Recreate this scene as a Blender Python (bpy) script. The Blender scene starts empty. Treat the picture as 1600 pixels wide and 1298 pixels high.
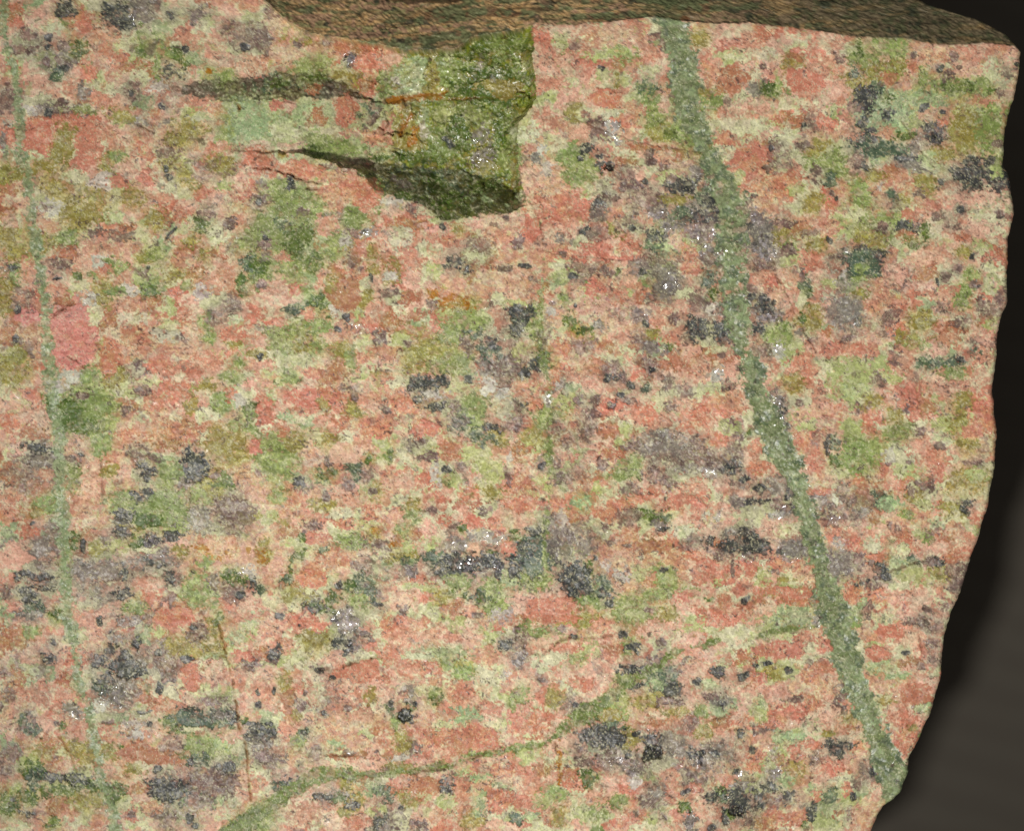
import bpy, math, random
import numpy as np

# ------------------------------------------------------------------ camera, world, light, exposure
MM = 1e-3
U = 1e-4                      # one unit of the rock's own map = 0.1 mm
FACE_Z = 0.040                # height of the broken face above the table
CX, CY = 800.0, 649.0         # map point under the camera

scene = bpy.context.scene
scene.render.engine = 'CYCLES'
scene.render.resolution_x = 1024
scene.render.resolution_y = 830
scene.view_settings.view_transform = 'Standard'
scene.view_settings.look = 'None'
scene.view_settings.gamma = 1.0
scene.view_settings.exposure = 0.0
scene.view_settings.use_curve_mapping = False

CAM_D = 0.40
cam_data = bpy.data.cameras.new('camera')
cam = bpy.data.objects.new('camera', cam_data)
scene.collection.objects.link(cam)
cam.location = (0, 0, FACE_Z + CAM_D)
cam.rotation_euler = (0, 0, 0)
cam_data.sensor_width = 36.0
cam_data.lens = 36.0 * CAM_D / (1600 * U)
cam_data.clip_start = 0.01
cam_data.clip_end = 20.0
cam_data.dof.use_dof = True
cam_data.dof.focus_distance = CAM_D + 0.001
cam_data.dof.aperture_fstop = 11.0
scene.camera = cam

world = bpy.data.worlds.new('World')
scene.world = world
world.use_nodes = True
wb = world.node_tree.nodes['Background']
wb.inputs[0].default_value = (1.0, 0.98, 0.95, 1)
wb.inputs[1].default_value = 0.20

# the flash head beside the lens, low and to the left of the view: a beam that fades outward
from mathutils import Vector
lamp_d = bpy.data.lights.new('flash_lamp', 'SPOT')
lamp_d.energy = 11.6
lamp_d.color = (1.0, 0.98, 0.95)
lamp_d.shadow_soft_size = 0.035
lamp_d.spot_size = math.radians(36)
lamp_d.spot_blend = 1.0
lamp = bpy.data.objects.new('flash_lamp', lamp_d)
scene.collection.objects.link(lamp)
lamp.location = (-0.17, -0.22, 0.55)
lamp.rotation_euler = (Vector((0.024, 0.010, FACE_Z)) - lamp.location).to_track_quat('-Z', 'Y').to_euler()

# ------------------------------------------------------------------ numeric helpers
rng = np.random.RandomState(11)

def sstep(a, b, x):
    t = np.clip((x - a) / (b - a), 0, 1)
    return t * t * (3 - 2 * t)

_tabs = [np.random.RandomState(100 + k).rand(256, 256).astype(np.float32) for k in range(12)]

def vnoise(x, y, seed=0):
    t = _tabs[seed % 12]
    ox, oy = (seed * 37) % 251, (seed * 91) % 241
    xf = np.floor(x); yf = np.floor(y)
    fx = (x - xf).astype(np.float32); fy = (y - yf).astype(np.float32)
    xi = (xf.astype(np.int64) + ox) & 255; yi = (yf.astype(np.int64) + oy) & 255
    x1 = (xi + 1) & 255; y1 = (yi + 1) & 255
    fx = fx * fx * (3 - 2 * fx); fy = fy * fy * (3 - 2 * fy)
    a = t[yi, xi]; b = t[yi, x1]; c = t[y1, xi]; d = t[y1, x1]
    return (a + (b - a) * fx) * (1 - fy) + (c + (d - c) * fx) * fy

def fbm(x, y, octaves, seed, gain=0.5):
    s = 0.0; amp = 1.0; tot = 0.0; f = 1.0
    for k in range(octaves):
        s = s + amp * vnoise(x * f + 17.3 * k, y * f - 9.1 * k, seed + k)
        tot += amp; amp *= gain; f *= 2.03
    return s / tot

def uniformise(n):
    """rank-map a noise field so that it is evenly spread over 0..1"""
    q = np.quantile(n[::7, ::7], np.linspace(0, 1, 65))
    return np.interp(n, q, np.linspace(0, 1, 65)).astype(np.float32)

def voronoi(x, y, seed, jit=0.9):
    """returns F1, F2, random id (0..1), second random, offset dx, dy to the seed point"""
    ta, tb = _tabs[seed % 12], _tabs[(seed + 3) % 12]
    tc, td = _tabs[(seed + 5) % 12], _tabs[(seed + 7) % 12]
    xf = np.floor(x); yf = np.floor(y)
    xi = xf.astype(np.int64); yi = yf.astype(np.int64)
    f1 = np.full(x.shape, 9.0, np.float32); f2 = f1.copy()
    r1 = np.zeros(x.shape, np.float32); r2 = r1.copy()
    dx1 = r1.copy(); dy1 = r1.copy()
    for j in (-1, 0, 1):
        for i in (-1, 0, 1):
            a = (xi + i) & 255; b = (yi + j) & 255
            px = (xf + i + 0.5 + jit * (ta[b, a] - 0.5) - x).astype(np.float32)
            py = (yf + j + 0.5 + jit * (tb[b, a] - 0.5) - y).astype(np.float32)
            d = np.sqrt(px * px + py * py)
            near = d < f1
            f2 = np.where(near, f1, np.minimum(f2, d))
            r1 = np.where(near, tc[b, a], r1); r2 = np.where(near, td[b, a], r2)
            dx1 = np.where(near, -px, dx1); dy1 = np.where(near, -py, dy1)
            f1 = np.where(near, d, f1)
    return f1, f2, r1, r2, dx1, dy1

def lin(c):
    c = np.asarray(c, float) / 255.0
    return np.where(c <= 0.04045, c / 12.92, ((c + 0.055) / 1.055) ** 2.4)

def pl(pts):
    a = np.array(pts, float)
    return a[:, 0], a[:, 1]

def interp(x, pts):
    a, b = pl(pts)
    return np.interp(x, a, b)

# ------------------------------------------------------------------ the rock's outline and relief lines (map units, y down)
OUT = [(-300, 1010), (-200, 1100), (-100, 1260), (-40, 1390), (0, 1462), (9, 1490), (23, 1530), (31, 1545), (44, 1566), (53, 1579),
       (69, 1588), (81, 1597), (111, 1595), (139, 1590), (166, 1581), (203, 1572), (231, 1569), (259, 1569), (273, 1578),
       (300, 1581), (333, 1585), (351, 1581), (372, 1576), (425, 1575), (470, 1575), (488, 1567), (517, 1560), (556, 1558),
       (609, 1551), (635, 1553), (660, 1555), (679, 1558), (713, 1556), (750, 1550), (787, 1545), (818, 1534), (845, 1529),
       (871, 1518), (897, 1511), (923, 1503), (955, 1488), (975, 1481), (992, 1476), (1031, 1474), (1063, 1470), (1084, 1463),
       (1115, 1455), (1142, 1442), (1168, 1432), (1186, 1421), (1194, 1421), (1210, 1420), (1236, 1411), (1250, 1398), (1260, 1382),
       (1273, 1374), (1298, 1364), (1360, 1335), (1430, 1310)]
CREASE = [(-200, -140), (100, -90), (330, -45), (411, 0), (447, 32), (484, 52), (537, 61), (594, 69), (634, 77), (690, 76), (716, 72),
          (742, 55), (797, 46), (830, 44), (838, 37), (870, 42), (895, 40), (919, 37), (947, 37), (960, 34), (1000, 30),
          (1023, 26), (1081, 36), (1120, 38), (1167, 37), (1180, 39), (1230, 44), (1285, 50), (1337, 60), (1370, 60), (1416, 63), (1460, 70),
          (1490, 71), (1530, 68), (1584, 73), (1600, 77), (1700, 90)]
VEIN_MAIN = [(10, 1020, 1062), (26, 1023, 1066), (80, 1039, 1087), (130, 1044, 1097), (160, 1047, 1096), (190, 1058, 1105), (220, 1080, 1115),
             (240, 1091, 1125), (265, 1097, 1138), (300, 1113, 1163), (330, 1119, 1168), (400, 1123, 1166), (450, 1124, 1168),
             (500, 1131, 1176), (530, 1143, 1173), (550, 1149, 1182), (600, 1162, 1200), (640, 1172, 1212), (680, 1186, 1236),
             (719, 1201, 1253), (745, 1222, 1259), (770, 1236, 1266), (800, 1243, 1273), (850, 1255, 1292), (890, 1266, 1297),
             (930, 1274, 1323), (970, 1280, 1335), (1000, 1292, 1340), (1050, 1306, 1353), (1100, 1330, 1372), (1150, 1348, 1390),
             (1180, 1361, 1407), (1200, 1366, 1425), (1220, 1372, 1425), (1245, 1378, 1405), (1262, 1384, 1390)]
VEIN_LEFT = [(-60, 0, 12), (0, 5, 12), (60, 8, 13), (100, 17, 15), (140, 27, 18), (180, 28, 15), (240, 32, 15), (262, 40, 15), (300, 47, 14),
             (340, 50, 13), (400, 60, 17), (460, 68, 19), (520, 72, 16), (580, 77, 19), (620, 80, 19), (660, 88, 20), (700, 95, 24),
             (760, 93, 24), (820, 97, 22), (880, 98, 19), (940, 105, 19), (980, 110, 20), (1020, 117, 18), (1060, 122, 18), (1085, 128, 14),
             (1100, 136, 11), (1130, 145, 16), (1180, 150, 18), (1220, 155, 20), (1260, 172, 22), (1298, 178, 25), (1420, 200, 22)]
VEIN_DIAG = [(300, 1340, 40), (365, 1298, 40), (430, 1252, 34), (480, 1217, 36), (505, 1208, 36), (535, 1206, 24), (600, 1208, 16), (680, 1199, 11),
             (750, 1180, 8), (800, 1170, 13), (850, 1163, 14), (880, 1140, 20), (910, 1116, 34), (950, 1092, 30), (980, 1070, 20), (1000, 1056, 16),
             (1040, 1030, 13), (1060, 1017, 9), (1085, 1010, 9), (1115, 1002, 10), (1125, 999, 4)]
VEIN_STRING = [(1190, 992, 7), (1205, 986, 9), (1230, 983, 9), (1255, 979, 7), (1282, 975, 6)]
VEIN_THIN = [(848, 405, 4), (846, 440, 5), (848, 480, 8), (846, 510, 8), (843, 545, 12), (851, 575, 10), (858, 600, 4), (862, 640, 10), (858, 670, 9),
             (860, 700, 8), (858, 760, 6), (856, 800, 6), (852, 850, 9), (853, 920, 8)]
# hairline fractures: depth in map units, half width, points
CRACKS = [(3, 5.0, 2, [(604, 153), (628, 147), (655, 141), (674, 140), (688, 146)]),
          (1, 4.0, 2, [(622, 205), (630, 190), (640, 172)]),
          (6, 1.6, 0, [(837, 150), (842, 165), (849, 186), (851, 201), (857, 219)]),
          (3, 1.6, 0, [(836, 177), (860, 178), (879, 184), (905, 188), (950, 207), (1000, 224), (1050, 232), (1100, 240)]),
          (6, 1.6, 0, [(828, 318), (838, 330), (845, 350), (848, 372), (850, 390)]),
          (10, 2.2, 1, [(343, 975), (352, 1015), (360, 1045), (364, 1068), (369, 1095), (372, 1130), (381, 1155), (385, 1172), (388, 1215), (393, 1250)]),
          (12, 2.6, 0, [(500, 1046), (528, 1044), (548, 1035), (580, 1028), (596, 1026)]),
          (10, 2.4, 0, [(832, 1020), (848, 1022), (860, 1014), (872, 1003), (890, 995), (915, 997), (955, 992)]),
          (8, 1.8, 0, [(1090, 1132), (1120, 1122), (1150, 1112), (1182, 1112)]),
          (5, 1.5, 0, [(1207, 405), (1213, 422), (1221, 442), (1229, 460), (1237, 478)]),
          (6, 1.6, 0, [(1240, 484), (1248, 500), (1256, 515), (1266, 533), (1278, 552)]),
          (9, 1.8, 0, [(1215, 503), (1232, 487), (1241, 482)]),
          (10, 2.8, 0, [(84, 494), (98, 484), (114, 471)]),
          (8, 2.2, 0, [(95, 535), (112, 520)]),
          (8, 2.2, 0, [(103, 556), (118, 563), (132, 574)]),
          (3, 1.6, 0, [(852, 393), (880, 399), (913, 402), (984, 407), (1062, 409), (1085, 404)]),
          (6, 1.8, 1, [(92, 1150), (104, 1168), (112, 1185), (119, 1206)]),
          (5, 2.0, 1, [(868, 1158), (873, 1185), (877, 1215), (880, 1230)]),
          (13, 2.6, 0, [(398, 262), (420, 263), (437, 267), (458, 276), (478, 283), (502, 287)]),
          (8, 2.2, 0, [(455, 294), (480, 295), (510, 297)]),
          (10, 2.2, 0, [(540, 128), (556, 141), (576, 148), (598, 154)]),
          (8, 2.0, 1, [(368, 158), (374, 168), (373, 178)]),
          (6, 2.0, 0, [(155, 712), (160, 745), (160, 780), (166, 800)]),
          (7, 2.0, 0, [(1390, 893), (1410, 886), (1430, 879), (1450, 876)]),
          (5, 1.5, 0, [(1436, 985), (1440, 1010), (1442, 1034)]),
          (7, 1.8, 0, [(205, 190), (218, 197), (240, 206)]),
          (7, 2.2, 0, [(508, 1178), (540, 1178), (575, 1182)]),
          (8, 2.0, 1, [(690, 148), (740, 146), (800, 144), (825, 143)]),
          (6, 1.8, 0, [(1408, 190), (1418, 200), (1440, 236), (1452, 250), (1460, 262)]),
          (8, 1.6, 0, [(640, 1196), (660, 1203), (690, 1202), (720, 1192), (760, 1176)])]

# ------------------------------------------------------------------ the mineral map: grain by grain, plus painted glints (X) and wall shade
# each sheet covers 420 x 340 map units; entries: kind, x, y, radii, turn, cover (sheet units: 0.2625 map units)
SHEETS = {
(0, 0): """K 690 95 80 75;Q 830 20 70 45;Q 850 80 40 40;X 790 90 20 28;K 400 60 45 40;X 390 98 20 15;G 400 140 35 20;R 490 115 65 38;O 90 80 60 50
U 180 220 40 30;U 200 290 45 25;K 285 280 22 18;K 290 220 25 18;D 440 290 60 30;U 380 280 30 25;T 340 440 35 40;K 380 410 22 18;R 520 430 55 60;P 420 520 50 50;Q 500 540 28 35
S 600 360 50 50;P 580 590 60 55;O 830 380 90 40;G 820 250 18 70;D 840 315 20 22;D 1060 330 30 60 -40;G 960 260 16 60 -35;G 935 390 18 60;K 1010 420 50 30 .6;K 1015 88 22 18;Q 1170 90 30 60 20
K 1095 290 20 22;U 1450 210 75 60;K 1440 260 25 20;U 1540 230 40 50;U 1350 150 30 30 .6;S 1340 340 60 45;P 1500 350 70 60;G 1330 430 70 30;U 790 530 25 60 30;K 770 550 16 16;I 1235 415 20 16
U 1000 580 160 70 .35;K 960 635 14 14;R 930 675 25 20;W 940 520 60 35;C 1060 430 70 35;R! 220 800 90 95;R 440 730 120 55;L 370 850 60 115;R 530 890 60 60;S 560 760 45 35;P 640 830 60 60;R 490 980 60 50
C 600 880 30 40;C 210 930 60 35;Q 270 650 45 30;K 290 665 25 22;W 190 650 40 25;U 50 600 50 70;W 40 740 45 22;R 50 800 40 40;Q 15 830 15 40;L 700 680 80 40 .5;Q 830 720 120 30 .45;L 1130 750 90 40 .8
L 680 960 70 55;G 700 930 45 22;L 1110 1070 60 35 35;R 860 1060 60 50;R 710 1080 45 40;W 610 1090 80 45;L 60 1040 80 45;O 60 1120 70 60;L 340 1110 60 35;L 440 1190 60 30;L 560 1175 60 40;L 500 1260 120 50;L 780 1160 60 50
W 320 1240 70 45;U 270 1240 12 35 -35;E 1450 740 70 130;R 1540 940 60 50;P 1330 870 60 30;L 1050 830 60 30;R 1470 1140 80 35 -20;U 1540 1190 50 40;K 1530 1200 20 18;P 960 1160 60 30;U 1200 1020 70 60 .5;L 1320 970 70 60 .6
K 1000 1050 18 14;C 720 250 60 40;U 110 300 40 20;R 60 380 40 30 .6;U 280 370 25 20;X 280 350 15 20;G 480 650 60 25 .7;C 450 1050 60 30;C 950 900 80 25 .6;U 980 900 60 25 .7;L 1000 960 40 40 .7;Y 1340 1110 60 30;K 990 1000 15 20
S 230 120 60 40;C 330 170 50 30;P 640 210 60 40 .7;P 1120 230 60 40;C 1220 140 40 40;P 1190 620 60 40;C 1200 700 60 25;P 1480 680 60 30;S 740 1000 50 40""",
(400, 0): """U 400 235 20 18;U 240 245 20 18;L 250 215 80 22 .6;O 320 235 60 22;S 150 290 110 40;S 100 110 60 70;U 80 40 30 40;U 20 210 40 60;R 690 330 100 60;O 560 260 110 30;K 550 345 22 32;X 545 330 30 30;S 800 310 60 35
G 320 375 110 45;Y 330 335 60 20;L 490 430 50 18;T 100 480 110 40 .7;D 130 480 60 25 .8;T 10 500 60 40 .6;D 350 445 60 18;O 330 520 45 35;U 500 510 80 45 .6;L 590 470 70 40;O 640 480 50 40;E 20 670 60 120;R 120 630 60 32;S 195 635 25 25
R! 530 610 62 50;R! 520 680 60 50;P 540 770 50 30;O 360 690 50 50;E 240 720 150 100 .7;C 200 790 120 40;C 430 770 90 40;Y 620 700 22 120 10;G 360 860 80 60;G 460 880 150 55;D 330 905 40 28;P 680 800 90 45;P 760 730 60 35 -45;U 700 680 16 70 35
T 640 640 50 70 .5;Y 740 660 20 70 35;S 0 930 90 80;O 60 930 60 40;S 190 880 70 50;L 150 925 25 30;R 230 1000 70 55;R 340 1030 60 40;P 420 1050 110 40;R 500 1080 80 60;R! 650 1170 65 90;P 500 1160 120 60;E 930 460 110 120;E 920 340 100 40
L 1040 420 30 80;Y 890 380 40 60 .6;I 960 550 130 16 -8;I 830 580 50 20;L 1060 500 50 22;G 1150 430 110 130;D 1390 400 150 120 .75;D 1390 440 120 50;L 1420 480 80 30 .8;L 1540 490 40 35;D 1250 520 100 40 .6;Y 1120 640 50 40;G 1300 650 220 80
D 1210 740 60 60;L 900 760 90 120 .8;I 925 780 14 60 20;I 860 720 12 60 10;E 980 700 40 60;W 990 760 18 40;K 1135 810 26 34;D 1060 870 60 60;D 970 900 140 40 .7;Q 1330 780 70 45;X 1330 790 65 35;Q 1350 910 75 50;X 1350 920 65 45
D 1240 850 50 22;D 1450 600 70 90 .7;L 1350 965 60 30;D 1450 780 40 130;G 1460 920 30 60;D 900 930 200 20 .7;U 560 980 150 40 .6;Q 850 1085 70 28 25;T 1100 1080 350 110 .5;D 1050 1060 50 25;D 890 1150 60 25;D 1150 1200 110 70 .8;D 1350 1080 100 50 .7
E 1440 1180 120 30 .5;G 720 1150 28 90;W 800 1200 80 25;U 940 1235 30 25;C 1010 1250 50 30;G 130 1130 110 60;G 250 1180 60 90;U 100 1030 50 18;K 200 1090 18 40;X 208 1075 15 20;U 40 1110 30 30;U 20 1190 30 30;G 320 1240 80 50;D 1540 250 30 90 .6
G 1540 900 45 150;L 1530 1000 20 80;D 1300 270 120 50 .7;G 1480 260 80 60;Q 1330 340 20 30;X 1410 430 20 20;X 1240 655 20 14;E 1120 345 30 8;G 760 470 50 60;P 680 540 30 12;W 820 465 25 30 .7""",
(800, 0): """G 20 300 30 120 .7;D 20 450 40 100 .7;L 20 490 25 25;R 170 220 45 50;R 210 300 40 40;Y 285 255 45 55;U 380 275 28 18;P 470 170 50 50;P 460 270 40 40;S 620 210 150 60;P 720 230 40;Y 520 330 80 40 .6;G 680 330 60 60 .5;P 810 320 50 50
S 280 400 100 70;P 240 500 80 50;R 440 390 60 50;P 430 440 40 50;K 525 415 18 15;R! 560 590 95 55;R 610 640 80 40;C 580 685 50 28;L 620 500 10 40;Y 560 450 60 35;T 820 510 55 55 .6;G 830 600 60 80;G 850 700 55 80;L 880 800 70 40;D 950 800 35 22;C 820 430 50 30;S 900 600 25 50
P 720 660 60 50;S 320 640 60 45;L 370 660 32 42;P 290 740 100 40;S 390 770 60 40;W 600 780 45 60;X 600 780 45 55;P 680 830 50 60;O 810 890 120 22;P 870 930 80 50;K 450 880 32 24;K 410 945 18 16;K 520 930 22 18;K 560 990 60 28;B 580 1000 36 16;O 690 960 55 30
U 810 930 30 40;U 825 970 25 18;U 895 995 30 20;U 680 1030 40 38;W 160 920 45 40;Q 150 950 30 22;P 100 900 40 30;W 220 1015 50 38;P 265 1030 18 28;G 340 920 55 65;G 430 980 90 45 .7;G 380 1060 100 38 .8;C 100 780 80 60;C 250 850 60 45;K 800 1080 14 14
K 960 1110 45 35;U 940 1070 30 22;K 1070 1100 45 40;T 1160 1140 60 70;K 1180 1180 40 45;Q 1100 1020 40 28;U 700 1110 60 22;U 810 1200 80 45;K 530 1240 42 48;U 590 1180 40 18;Q 880 1270 40 25;X 890 1270 40 25;U 740 1270 18 16;Q 1080 1260 120 45
S 280 1200 200 80;R 330 1210 120 60;R 420 1240 60 50;P 620 1270 50 30;Y 930 1060 60 45 .7;L 960 1190 60 28;Y 1190 1000 50 40;L 1130 235 42 35;P 1200 380 50 80;O! 1310 470 80 85;R 1310 260 50 28;R 1500 230 60 60;S 1400 380 60 50;C 1350 340 60 32;C 1430 450 50 45
U 1495 395 25 18;P 1520 450 50 50;D 1540 535 38 22;Q 1460 530 40 32;L 1200 560 60 40;G 1210 610 60 38;U 1290 610 16 24;S 1430 650 100 42;P 1480 690 110 38;C 1210 750 50 38;C 1340 740 150 30 .8;R 1260 830 55 45;R! 1430 950 110 90;P 1430 870 70 38;U 1550 890 30 45;U 1540 990 30
R 1420 1110 60 65;P 1500 1130 70 45;S 1500 1230 80 55;X 1450 1270 20 30;Q 1450 1275 35 40;Y 1340 1060 25 50 30;P 1190 460 40 50;R 560 1000 40 16;S 740 1040 60 40;S 1300 680 60 30;G 1020 770 60 60;G 1100 830 70 50;S 130 1060 60 60;R 180 1180 60 40;Y 60 700 40 40""",
(1180, 0): """R 40 220 55 55;S 120 250 80 40;R 280 300 48 22;L 230 370 55 60;O 260 340 50 38;R! 300 480 110 65;P 340 520 80 45;C 220 630 90 38;C 160 800 60 30;G 100 530 90 42;D 90 535 36 28;U 30 520 40 55 .6;C 60 330 50 40;S 60 390 50 50;U 500 340 30 24;P 440 370 50 40;S 60 650 50 38;O 180 710 100 45;U 370 740 65 38;K 290 735 16 14
S 420 570 70 60;R 430 730 60 38;Y 510 660 55 38;P 540 690 28 40;D 620 290 18 35;G 660 350 90 38;G 820 280 70 55;L 760 420 120 65;L 600 490 70 55;T 590 430 26 30;O 800 460 40 38;K 700 570 42 52;T 720 520 40 28;D 800 580 38 24;U 610 630 40 28;E 760 640 170 110 .8;K 780 685 32 26;K 655 700 24 40 30;K 690 770 28 16
K 610 820 50 45;T 620 830 70 60 .7;K 705 830 12 18;D 800 870 45 36;D 890 810 50 22;P 795 780 38 33;E 850 740 50 50;T 850 890 100 38;Q 900 960 70 38;K 900 940 60 24 .6;E 730 930 60 28;C 700 980 50 38;K 640 965 32 38;U 620 950 40 28;R 940 420 28 24;P 900 490 40 38;G 1000 460 30 55;K 1105 420 18 18;U 1155 445 28 24
S 1060 320 100 55;P 1080 350 70 28;U 940 330 24 18;P 1310 320 120 55;S 1250 420 100 38;U 1190 340 22 24;U 1215 400 18 14;K 1560 380 12 12;S 1530 320 50 45;C 1420 420 90 55 .7;G 1180 510 110 45;D 1200 500 55 36 .6;G 1320 520 70 45;D 1405 535 20 22;U 1470 550 24 28;E 1000 600 100 55;K 1000 645 24 20;P 1030 680 60 33;P 1400 610 80 28;K 1110 670 16 14
U 1090 780 75 70;K 1060 785 65 75;X 1060 790 28 45;X 1055 865 20 14;R 1120 730 40 16;Y 1280 690 100 55;L 1250 800 120 75;G 1380 760 90 120 .7;E 1330 700 60 38;L 1100 920 80 40;Q 960 860 30 48;L 1250 870 60 38;C 1060 990 50 25;Q 1000 1000 50 26;E 1020 960 40 50
U 1440 865 32 18;K 1270 970 48 36;K 1400 955 20 20;K 1210 1040 38 38;K 1290 1090 70 36;Q 1270 1030 60 22;K 1430 1080 45 45;K 1500 1070 28 75;Y 1380 1020 55 36;G 1440 980 60 45;K 1100 1080 18 18;G 430 950 115 55;L 370 870 60 38;G 480 1020 60 36;U 370 1030 28 38;T 450 1070 28 38;O 800 1030 60 45;L 1000 1100 60 55
P 880 1080 60 45;L 700 1040 50 30;P 740 1110 50 36;W 740 1120 30 26 .5;U 970 1140 28 26;G 640 1150 55 90;T 800 1170 38 28;U 830 1200 38 33;P 500 1120 40 45;K 485 1185 12 12;U 460 1150 18 18;R 200 1070 80 45;R 180 1140 90 55;L 350 1210 60 45;R 440 1200 45 70;Y 260 1130 45 45;P 60 1250 70 45;L 880 1200 50 36;R 1060 1220 50 32;S 1400 1200 120 80
U 1240 1250 22 22;U 1450 1270 22 18;P 950 1270 60 28;C 600 1270 60 36;C 40 750 60 60 .7;U 110 880 40 40 .7;U 160 960 50 60 .6;K 90 880 14 14;R 30 930 60 70;P 560 790 60 40 .7;U 290 860 30 24;S 500 540 50 40;S 1560 470 30 60 .7;U 1500 430 40 30 .6;G 1460 640 50 30 .6""",
(0, 320): """O 40 60 60 50;L 40 180 60 50;L 260 200 70 60;G 400 200 60 50 .8;P 300 130 60 38;L 470 80 60 85;L 100 300 60 36;G 60 410 80 60;K 70 375 35 18;L 30 500 40 55;L 20 600 40 70;U 130 560 60 70 .5;K 110 620 18 28;R 640 150 90 55;O 750 150 50 42;C 680 70 80 26;U 560 160 40 28;C 840 180 50 38;L 920 100 40 65;O 960 90 50 55
L 1130 210 60 36;D 1200 120 50 42;O 1120 250 70 45;C 1290 180 70 55;U 1360 110 28 26;P 1420 90 50 38;R 1080 60 40 40;U 1230 40 40 26;K 1010 170 8 45 30;S 560 270 90 55;W 600 340 60 32;S 500 350 80 45;O 380 290 60 38;U 360 360 60 28;K 345 443 24 9;D 450 410 28 20;G 700 360 50 38;P 740 400 60 36;L 860 310 60 36;G 930 300 50 32
U 850 410 28 24;K 885 380 10 10;S 750 250 80 36;L 1230 300 40 28;O 1290 300 50 22;O 1110 410 80 36;L 1040 420 50 32;G 910 500 70 55;D 900 510 40 36;L 600 500 60 38;G 690 520 40 30;L 600 560 70 45;R 1070 530 50 48;G 1110 480 40 18;P 1350 430 60 75;P 1270 490 60 38;W 1200 510 45 45;U 1370 590 48 45;T 1490 350 45 55;G 1540 400 60 75;D 1450 470 38 48;G 1500 230 45 55;Q 1580 250 28 55
M 430 760 125 190;M 440 640 90 50;M 420 900 115 75;M 500 800 70 120;P 180 700 75 105;M 160 670 60 50;O 50 780 40 60;L 100 920 55 75;U 170 860 14 55 -20;K 90 800 12 26;P 350 540 60 45;O 390 570 60 36;R! 650 890 55 90;O 640 690 60 65;C 780 680 100 45;P 780 590 100 38;R 960 690 60 36;R 1090 650 60 55;O 920 570 60 36;Y 1190 680 24 48;S 1150 740 50 38;W 980 770 80 42;C 1000 710 60 26;P 840 800 90 32;R 870 790 40 22
G 1250 780 38 38;R 1390 770 90 38;P 1510 830 50 45;U 1300 680 80 36 .7;C 1400 690 40 28;L 1380 825 40 14;S 1110 870 100 45;P 950 910 80 55;R 960 960 90 42;P 1230 940 80 55;L 1540 890 40 22;K 1555 905 14 14;G 1420 930 18 38;G 1390 1030 60 32;L 1230 1060 60 28;R 1110 1090 50 45;S 1510 1070 60 38;R 990 1120 80 75;R 920 1180 60 55;O 800 1190 38 48
U 850 1100 40 26;Y 800 1110 48 36;C 880 1060 60 28;L 680 1040 60 45;O 620 970 40 55;G 550 1010 48 38;W 420 1020 90 34;W 350 1080 60 28;U 490 1130 28 18;G 460 1180 140 75;D 440 1220 120 70;G 630 1190 70 55;U 760 1230 30 20;P 1180 1180 100 55;L 1150 1180 26 55;G 1300 1170 55 50;R 1550 1200 45 90;C 1230 1250 60 36;D 1480 1240 38 55;W 1430 1150 28 45;S 180 1260 100 55
L 60 1020 80 55 .6;C 720 1080 60 60;S 60 90 40 40;P 30 380 30 40;P 150 380 40 60 .7;C 460 470 50 36;W 520 560 40 40 .8;W 760 500 50 30;C 320 40 60 60;G 550 420 26 24;P 640 300 60 40;U 700 180 60 30 .7;C 560 660 40 50;P 1180 1010 40 40;R 1390 1130 40 40""",
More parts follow.
